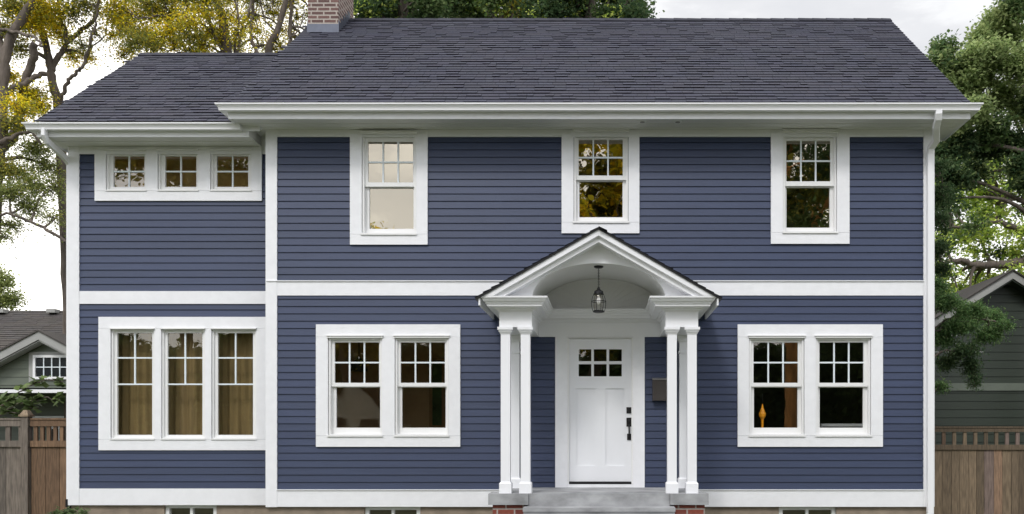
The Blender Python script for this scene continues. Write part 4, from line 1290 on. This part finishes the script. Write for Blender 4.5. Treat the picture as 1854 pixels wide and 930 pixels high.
# --- across the street, seen in the window panes
def street_tree(x, y, h, cr, label, pal, seed, nl=900, tr=0.33, z0=5.0, bark=m_bark, size=0.17, n=26, gap=1.0):
    r2 = random.Random(seed)
    limbs = [([(x, y, 0), (x + .1, y, h * .25), (x - .15, y + .1, h * .5), (x, y, h * .85)], tr, 0.08)]
    for k in range(6):
        a = k * 1.05 + r2.uniform(-.3, .3); hh = h * r2.uniform(.38, .55)
        limbs.append(([(x, y, hh), (x + math.cos(a) * cr * .4, y + math.sin(a) * cr * .4, hh + 1.2), (x + math.cos(a) * cr * .8, y + math.sin(a) * cr * .8, hh + 2.6)], tr * .4, 0.04))
    clus = []
    for k in range(n):
        while True:
            u = Vector((r2.uniform(-1, 1), r2.uniform(-1, 1), r2.uniform(-1, 1)))
            if u.length < 1: break
        cz = (z0 + h) / 2; rz_ = (h - z0) / 2
        clus.append(((x + u.x * cr, y + u.y * cr, cz + u.z * rz_), (1.3 * gap, 1.3 * gap, 1.0 * gap), nl, r2.randrange(len(pal))))
    return tree('street_tree', label, (x, y, 0), limbs, clus, size, pal, seed, 'trees across the street mirrored in the panes', bark=bark, spread=0.35, twigs=9, aspect=0.7)


street_tree(5.95, -16.3, 14.0, 3.1, 'tall green street tree, orange light coloured into its trunk, mirrored in the right windows', [GREEN, OLIVE, DARK], 51, 900, 0.30, 5.0, m_bark2, n=30)
street_tree(-0.7, -29.0, 19.5, 4.4, 'golden autumn tree mirrored in the window above the porch', [GOLD, GOLD, OLIVE], 52, 1300, 0.4, 4.5, n=56, size=0.26)
street_tree(-18.7, -26.0, 18.5, 5.0, 'loose olive tree mirrored in the small upper wing windows', [OLIVE, GREEN], 53, 900, 0.35, 6.5, n=44, size=0.24)
street_tree(12.5, -30.0, 15.0, 5.5, 'broad dark green tree across the street on the right', [DARK, GREEN], 54, 900, 0.4, 2.5, n=34)
street_tree(-16.2, -42.0, 15.3, 3.6, 'low round tree whose top shows in the pale upper left pane', [OLIVE, GOLD], 55, 900, 0.35, 6.0, n=26, size=0.24)
# a tall mixed thicket closing the far side of the street
rk = np.random.default_rng(77)
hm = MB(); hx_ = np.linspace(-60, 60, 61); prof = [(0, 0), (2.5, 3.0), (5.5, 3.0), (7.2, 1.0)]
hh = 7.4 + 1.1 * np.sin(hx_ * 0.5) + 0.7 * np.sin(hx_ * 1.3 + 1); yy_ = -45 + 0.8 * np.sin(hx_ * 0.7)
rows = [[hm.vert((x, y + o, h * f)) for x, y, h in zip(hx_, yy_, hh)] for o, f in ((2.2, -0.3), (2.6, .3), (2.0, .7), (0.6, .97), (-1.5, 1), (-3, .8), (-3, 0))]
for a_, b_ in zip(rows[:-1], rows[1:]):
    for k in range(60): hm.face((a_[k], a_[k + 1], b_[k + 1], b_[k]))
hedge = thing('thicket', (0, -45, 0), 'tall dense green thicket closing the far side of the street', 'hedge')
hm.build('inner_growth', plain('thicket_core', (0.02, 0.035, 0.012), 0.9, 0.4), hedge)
nL = 46000; xx = rk.uniform(-58, 58, nL); H_ = np.interp(xx, hx_, hh); Y_ = np.interp(xx, hx_, yy_); tt_ = rk.uniform(0, 1.35, nL)
zz_ = np.where(tt_ < 1, tt_ * H_, H_ + rk.normal(0, .35, nL)); yo_ = np.where(tt_ < 1, 2.6 - 1.6 * tt_ ** 3, rk.uniform(-2, 1.2, nL))
ctr = np.stack([xx, Y_ + yo_ + rk.normal(0, .25, nL), zz_], 1)
pal_ = np.array(GREEN + DARK)[rk.integers(0, 7, nL)] * (rk.uniform(.7, 1.2, nL) * (0.85 + .3 * np.sin(xx * 1.7)))[:, None]
V_, _ = leaf_arrays(ctr, 0.42, pal_, 0.4, 0.7, 0.3, 5)
leaf_object('foliage', V_, pal_, hedge)
hedge2 = hedge.copy(); COL.objects.link(hedge2); hedge2.location = (0, 44, -2.2)
hedge2['label'] = 'low green thicket closing the gardens behind the houses'
for ch_ in list(hedge.children):
    c_ = ch_.copy(); COL.objects.link(c_); c_.parent = hedge2
# white house across the street
hs = thing('neighbour_house', (-14, -36, 0), 'small white gabled house across the street mirrored in the lower left windows', 'house')
m = MB(); m.prism([(-16, 0), (-12, 0), (-12, 2.3), (-14, 4.5), (-16, 2.3)], -41, -36); m.build('wall', plain('nb_white', (0.6, 0.6, 0.58), 0.7), hs)
m = MB()
for s in (-1, 1):
    q = [(-14, 4.62), (-14 + s * 2.3, 2.1), (-14 + s * 2.3, 1.98), (-14, 4.5)]
    m.prism(q[::-1] if s > 0 else q, -41.2, -35.8)
m.build('roof', m_shing_nb, hs)
for x in (-14.9, -13.1):
    w = MB(); w.ring((x - .55, x + .55, .9, 2.3), (x - .45, x + .45, 1.0, 2.2), -35.99, -35.94); w = w.build('window', m_tailnb, hs); 
    q = MB(); q.box(x - .45, x + .45, -35.985, -35.98, 1.0, 2.2); q.build('pane', m_black, w)

# ================================================================== neighbour houses
def nb_window(parent, x0, x1, z0, z1, Y, nx, nz, fw=0.06):
    w = MB(); w.ring((x0, x1, z0, z1), (x0 + fw, x1 - fw, z0 + fw, z1 - fw), Y - 0.05, Y - 0.002); w = w.build('window', m_vinyl, parent)
    q = MB()
    for k in range(1, nx):
        x = x0 + fw + (x1 - x0 - 2 * fw) * k / nx; q.box(x - .012, x + .012, Y - 0.035, Y - 0.02, z0 + fw, z1 - fw)
    for k in range(1, nz):
        z = z0 + fw + (z1 - z0 - 2 * fw) * k / nz; q.box(x0 + fw, x1 - fw, Y - 0.036, Y - 0.019, z - .012, z + .012)
    q.build('muntin', m_munt, w)
    q = MB(); q.box(x0 + fw, x1 - fw, Y - 0.015, Y - 0.008, z0 + fw, z1 - fw); q.build('pane', m_nbglass, w)


m_nbglass = plain('dark_window_glass', (0.02, 0.022, 0.025), 0.08, 0.1, spec=0.8)
GY = 9.0
nl_ = thing('neighbour_house', (-14, 10, 0), 'sage green neighbour house with brown-grey shingle roof and gable beyond the left fence', 'house')
ax, az = X(85, GY), Z(602, GY)
m = MB()
# main roof behind
ry, rzz = 14.0, Z(562, 14.0)
ey, ez = 10.2, Z(695, 10.2)
SLn = math.hypot(ry - ey, rzz - ez)
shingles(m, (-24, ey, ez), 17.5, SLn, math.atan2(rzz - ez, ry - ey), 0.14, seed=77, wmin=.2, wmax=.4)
m.poly([(-6.5, ry * 2 - ey, ez), (-24, ry * 2 - ey, ez), (-24, ry, rzz), (-6.5, ry, rzz)])
# gable roof
gs = 0.53; gw = 3.1
def chev(mm, top, th, y0, y1, hw_):
    for s in (-1, 1):
        q = [(ax, top), (ax + s * hw_, top - gs * hw_), (ax + s * hw_, top - gs * hw_ - th), (ax, top - th)]
        mm.prism(q[::-1] if s > 0 else q, y0, y1)
m.col = (0.9, 0.9, 0.9)
chev(m, az + 0.04, 0.04, GY - 0.36, 13.0, gw)
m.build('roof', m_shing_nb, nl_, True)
m = MB(); chev(m, az - 0.001, 0.20, GY - 0.33, GY - 0.30, gw); m.build('rake_board', m_tailnb, nl_)
m = MB(); chev(m, az - 0.21, 0.03, GY - 0.30, GY - 0.01, gw - .1); m.build('rake_soffit', m_tailnb, nl_)
m = MB()
siding(m, ax - gw, ax + gw, Z(712, GY), az - 0.25, GY, rev=0.2, clipf=lambda z: (ax - max(0.01, (az - 0.25 - z) / gs), ax + max(0.01, (az - 0.25 - z) / gs)))
siding(m, -24, -6.8, 0.0, ez - 0.05, 10.25, rev=0.2)
m.box(-24, -6.8, 10.3, 17.5, 0, ez - .08)
m.build('wall', m_nbg, nl_, True)
m = MB(); m.box(-24, -6.8, GY - 0.25, 10.2, Z(705, GY) - 0.02, Z(703, GY)); m.build('pent_roof', m_shing_nb, nl_, False)
m = MB(); m.box(-24, -6.8, GY - 0.36, GY - 0.255, Z(712, GY), Z(706, GY)); m.build('gutter', m_metalw, nl_)
nb_window(nl_, X(63, GY), X(130, GY), Z(686.5, GY), Z(643, GY), GY - 0.03, 4, 2)
m = MB(); m.box(X(54, GY), X(62.5, GY), GY - .04, GY - .022, Z(692, GY), Z(638, GY)); m.box(X(62.5, GY), X(140, GY), GY - .04, GY - .022, Z(642.5, GY), Z(637, GY)); m.build('window_casing', m_tailnb, nl_)
nb_window(nl_, X(90, 10.2), X(150, 10.2), 0.9, Z(772, 10.2), 10.22, 4, 2)
m = MB(); m.box(X(58, 10.2), X(150, 10.2), 10.14, 10.22, Z(757.5, 10.2), Z(753, 10.2)); m.build('window_head', m_metalw, nl_)
m = MB()
for px in (4, 97): 
    p = P(px, 563, 13.8); m.box(p.x - .13, p.x + .13, p.y - .15, p.y + .1, p.z - .06, p.z + .05)
m.build('roof_vent', m_tailnb, nl_)

NY = 8.0
nr = thing('neighbour_house', (9.2, 8, 0), 'dark green neighbour house with grey gable trim shaded by trees behind the right fence', 'house')
ax, az = X(1820, NY), Z(496, NY); gs = 0.62; gw = 2.9
m = MB()
siding(m, ax - gw + .3, ax + gw - .3, 0.0, az - 0.2, NY, rev=0.19, clipf=lambda z: (ax - min(gw - .3, max(0.01, (az - 0.2 - z) / gs)), ax + min(gw - .3, max(0.01, (az - 0.2 - z) / gs))))
m.box(ax - gw + .3, ax + gw - .3, NY + .05, NY + 6, 0, az - 0.2 - gs * (gw - .3))
m.build('wall', m_nbd, nr, True)
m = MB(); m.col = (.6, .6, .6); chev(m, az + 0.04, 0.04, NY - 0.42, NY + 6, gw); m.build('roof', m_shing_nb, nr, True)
m = MB(); chev(m, az - 0.001, 0.17, NY - 0.39, NY - 0.36, gw); m.build('rake_board', m_tailnb, nr)
m = MB(); chev(m, az - 0.18, 0.03, NY - 0.36, NY - 0.01, gw - .1); m.build('rake_soffit', m_nbd, nr, True)
m = MB(); m.box(ax - gw + .3, ax + gw - .3, NY - .05, NY - .021, Z(707, NY), Z(693.5, NY)); m.build('band_board', plain('green_grey_trim', (.12, .14, .11), .7), nr)

# ================================================================== fences
def fence(name_label, x0, x1, Y, ztop, zg1, zr0, zr1, bw, sp, bsw, seed, tint, posts=(), slope=0.0):
    r2 = random.Random(seed)
    f = thing('fence', ((x0 + x1) / 2, Y, 0), name_label, 'fence')
    m = MB(); x = x0
    while x < x1 - 0.01:
        w = min(bw * r2.uniform(0.85, 1.12), x1 - x); t = tint(r2); m.col = t
        yo = r2.uniform(0, 0.006)
        m.box(x + 0.003, x + w - 0.003, Y + yo, Y + 0.022 + yo, 0.02, zr0)
        x += w
    m.build('board_panel', m_wood, f, True)
    m = MB(); m.col = tint(r2); m.box(x0, x1, Y - 0.022, Y + 0.05, zg1, ztop); m.box(x0, x1, Y - 0.035, Y + 0.065, ztop + .001, ztop + 0.028); m.build('rail', m_wood, f, True)
    m = MB(); m.col = tint(r2); m.box(x0, x1, Y - 0.024, Y + 0.045, zr0, zr1); m.build('rail', m_wood, f, True)
    x = x0 + sp * .4
    while x < x1 - bsw:
        m = MB(); m.col = tint(r2); m.box(x, x + bsw, Y - 0.005, Y + 0.03, zr1, zg1); m.build('baluster', m_wood, f, True); x += sp
    for px_, h in posts:
        m = MB(); m.col = tint(r2); m.box(px_ - .055, px_ + .055, Y - .045, Y + .07, 0, h); p = m.build('post', m_wood, f, True)
        m = MB(); m.col = (1.0, .95, .85); m.box(px_ - .075, px_ + .075, Y - .065, Y + .09, h, h + .03); m.frustum(px_, Y + .0125, h + .03, h + .1, .13, .06); m.build('post_cap', m_wood, p, True)
    return f


FYL = 1.0
grey_t = lambda r: tuple(v * r.uniform(.75, 1.1) for v in (1.0, 1.05, 1.12)) if False else (lambda g_: (0.78 * g_, 0.82 * g_, 0.90 * g_))(r.uniform(.6, 1.0))
brown_t = lambda r: (lambda g_: (1.12 * g_, 0.86 * g_, 0.66 * g_))(r.uniform(.5, .85))
mix_t = lambda r: (lambda g_, k: (0.82 * g_ * (1.15 if k > .9 else 1), 0.76 * g_, 0.68 * g_ * (1.25 if k < .25 else .95)))(r.uniform(.5, 1.15), r.random())
ft, fg, fr1, fr0 = Z(760, FYL), Z(771.5, FYL), Z(797.6, FYL), Z(808.7, FYL)
fence('greyed cedar fence section at the left edge with wide boards', X(-260, FYL), X(54.5, FYL), FYL, ft, fg, fr0, fr1, 0.27, 0.20, 0.07, 3, grey_t, [(X(47, FYL), Z(754, FYL))])
fence('warm brown cedar fence section between the post and the house corner', X(55.5, FYL), X(130, FYL), FYL + .01, ft, fg, fr0, fr1, 0.24, 0.10, 0.055, 4, brown_t)
FYR = 3.0
fence('weathered mixed-tone board fence right of the house', X(1660, FYR), X(2150, FYR), FYR, Z(774.5, FYR), Z(781.7, FYR), Z(814, FYR), Z(804.8, FYR), 0.155, 0.185, 0.06, 6, mix_t, [(X(1872, FYR), Z(765, FYR))])

# climbing vine over the left fence
Y = 1.9
base = Vector((X(-30, Y), Y, 0))
limbs = [([base, P(-30, 850, Y), P(-25, 770, Y), P(10, 728, Y), P(50, 700, Y), P(85, 688, Y), P(117, 692, Y)], 0.02, 0.006),
         ([P(-28, 800, Y), P(0, 755, Y), P(40, 730, Y), P(80, 722, Y), P(118, 720, Y)], 0.014, 0.005)]
tree('climbing_vine', 'broad-leaved green vine arching over the left fence', base, limbs,
     [cl(a, b, Y, c_, d_, n_, 0) for a, b, c_, d_, n_ in ((20, 722, 16, 7, 26), (45, 705, 14, 6, 20), (70, 692, 14, 5, 20), (98, 688, 14, 5, 22), (112, 697, 8, 8, 14), (10, 742, 20, 8, 40), (45, 730, 18, 6, 34), (75, 724, 18, 6, 32), (105, 722, 14, 6, 26),
      (30, 748, 22, 6, 30), (-10, 725, 20, 15, 50), (60, 740, 12, 6, 16))],
     0.17, [[(0.13, 0.19, 0.07), (0.20, 0.27, 0.10), (0.10, 0.14, 0.05)]], 71, dens=0.45, cat='vine', spread=0.05, twigs=4, aspect=0.75, join=False, up=0.9, brfac=.5)
# shrub at the foot of the wing corner
Y = -0.35
base = Vector((X(122, Y), Y, 0))
tree('shrub', 'low leafy green shrub at the foot of the left downspout', base, [([base, base + Vector((0, 0, .2)), base + Vector((0.02, 0, .34))], 0.02, 0.01)],
     [(P(a, b, Y), (M(c_, Y), .2, M(d_, Y)), n_, 0) for a, b, c_, d_, n_ in ((105, 935, 18, 14, 130), (125, 930, 20, 14, 150), (146, 934, 16, 14, 120), (120, 955, 40, 20, 300))],
     0.075, [[(0.12, 0.18, 0.07), (0.17, 0.24, 0.10), (0.08, 0.12, 0.05)]], 72, cat='shrub', spread=0.03, twigs=10, aspect=0.45, up=1.0, brfac=.6)

# ================================================================== camera, light, world
cam_d = bpy.data.cameras.new('camera'); cam = bpy.data.objects.new('camera', cam_d); COL.objects.link(cam)
cam.location = (0, -D, EYE); cam.rotation_euler = (math.radians(90), 0, 0)
cam_d.sensor_width = 36; cam_d.sensor_fit = 'HORIZONTAL'; cam_d.lens = 36 * F / 1854
cam_d.shift_x = -(VX - 927) / 1854; cam_d.shift_y = (VY - 465) / 1854
cam_d.clip_start = 0.1; cam_d.clip_end = 1000
S.camera = cam

sx, sy, se = -0.35, -0.94, 48.0
sd = bpy.data.lights.new('sun', 'SUN'); sd.energy = 1.2; sd.angle = math.radians(11); sd.color = (1.0, 0.97, 0.94)
sun = bpy.data.objects.new('sun', sd); COL.objects.link(sun)
hd = math.cos(math.radians(se))
dirv = Vector((sx * hd, sy * hd, math.sin(math.radians(se)))).normalized()
sun.rotation_euler = dirv.to_track_quat('Z', 'Y').to_euler()
sun.location = (-5, -14, 14)

w = bpy.data.worlds.new('World'); S.world = w; w.use_nodes = True
nt = w.node_tree; bg = nt.nodes['Background']
sky = nt.nodes.new('ShaderNodeTexSky'); sky.sky_type = 'NISHITA'; sky.sun_disc = False
sky.sun_elevation = math.radians(se); sky.sun_rotation = math.atan2(sx, sy) % (2 * math.pi)
tc = nt.nodes.new('ShaderNodeTexCoord')
sep = nt.nodes.new('ShaderNodeSeparateXYZ'); nt.links.new(tc.outputs['Generated'], sep.inputs[0])
def mr(src, a, b, c=0, d=1):
    n = nt.nodes.new('ShaderNodeMapRange'); n.interpolation_type = 'SMOOTHSTEP'
    n.inputs[1].default_value = a; n.inputs[2].default_value = b; n.inputs[3].default_value = c; n.inputs[4].default_value = d
    nt.links.new(src, n.inputs[0]); return n.outputs[0]
mp = nt.nodes.new('ShaderNodeMapping'); mp.inputs['Scale'].default_value = (2.2, 1.6, 6.5); mp.inputs['Rotation'].default_value = (0.1, 0.35, 0.2)
nt.links.new(tc.outputs['Generated'], mp.inputs[0])
nz = noise(nt, mp.outputs[0], 3.0, 6, 0.55)
back = mr(sep.outputs[1], 0.2, -0.6)
left = mr(sep.outputs[0], 0.05, -0.5)
low = mr(sep.outputs[2], 0.36, 0.10)
c_front = mixc(nt, left, mixc(nt, low, (7.7, 7.7, 7.8), (16, 15.8, 15.2)), (19.0, 18.4, 17.4))
c_all = mixc(nt, back, c_front, (15.2, 15.4, 16.4))
cl_ = ramp(nt, nz, [(0.40, (0.90, 0.905, 0.915)), (0.52, (0.96, 0.96, 0.965)), (0.60, (1.10, 1.10, 1.09)), (0.72, (1.15, 1.15, 1.14))])
clouds = mul(nt, c_all, cl_)
mx = nt.nodes.new('ShaderNodeMix'); mx.data_type = 'RGBA'; mx.inputs[0].default_value = 0.90
nt.links.new(sky.outputs[0], mx.inputs[6]); nt.links.new(clouds, mx.inputs[7])
nt.links.new(mx.outputs[2], bg.inputs[0]); bg.inputs[1].default_value = 0.10

S.view_settings.view_transform = 'Standard'; S.view_settings.look = 'None'; S.view_settings.exposure = 0.33; S.view_settings.gamma = 1
S.render.engine = 'CYCLES'
S.cycles.max_bounces = 8; S.cycles.transparent_max_bounces = 16; S.cycles.caustics_reflective = False; S.cycles.caustics_refractive = False
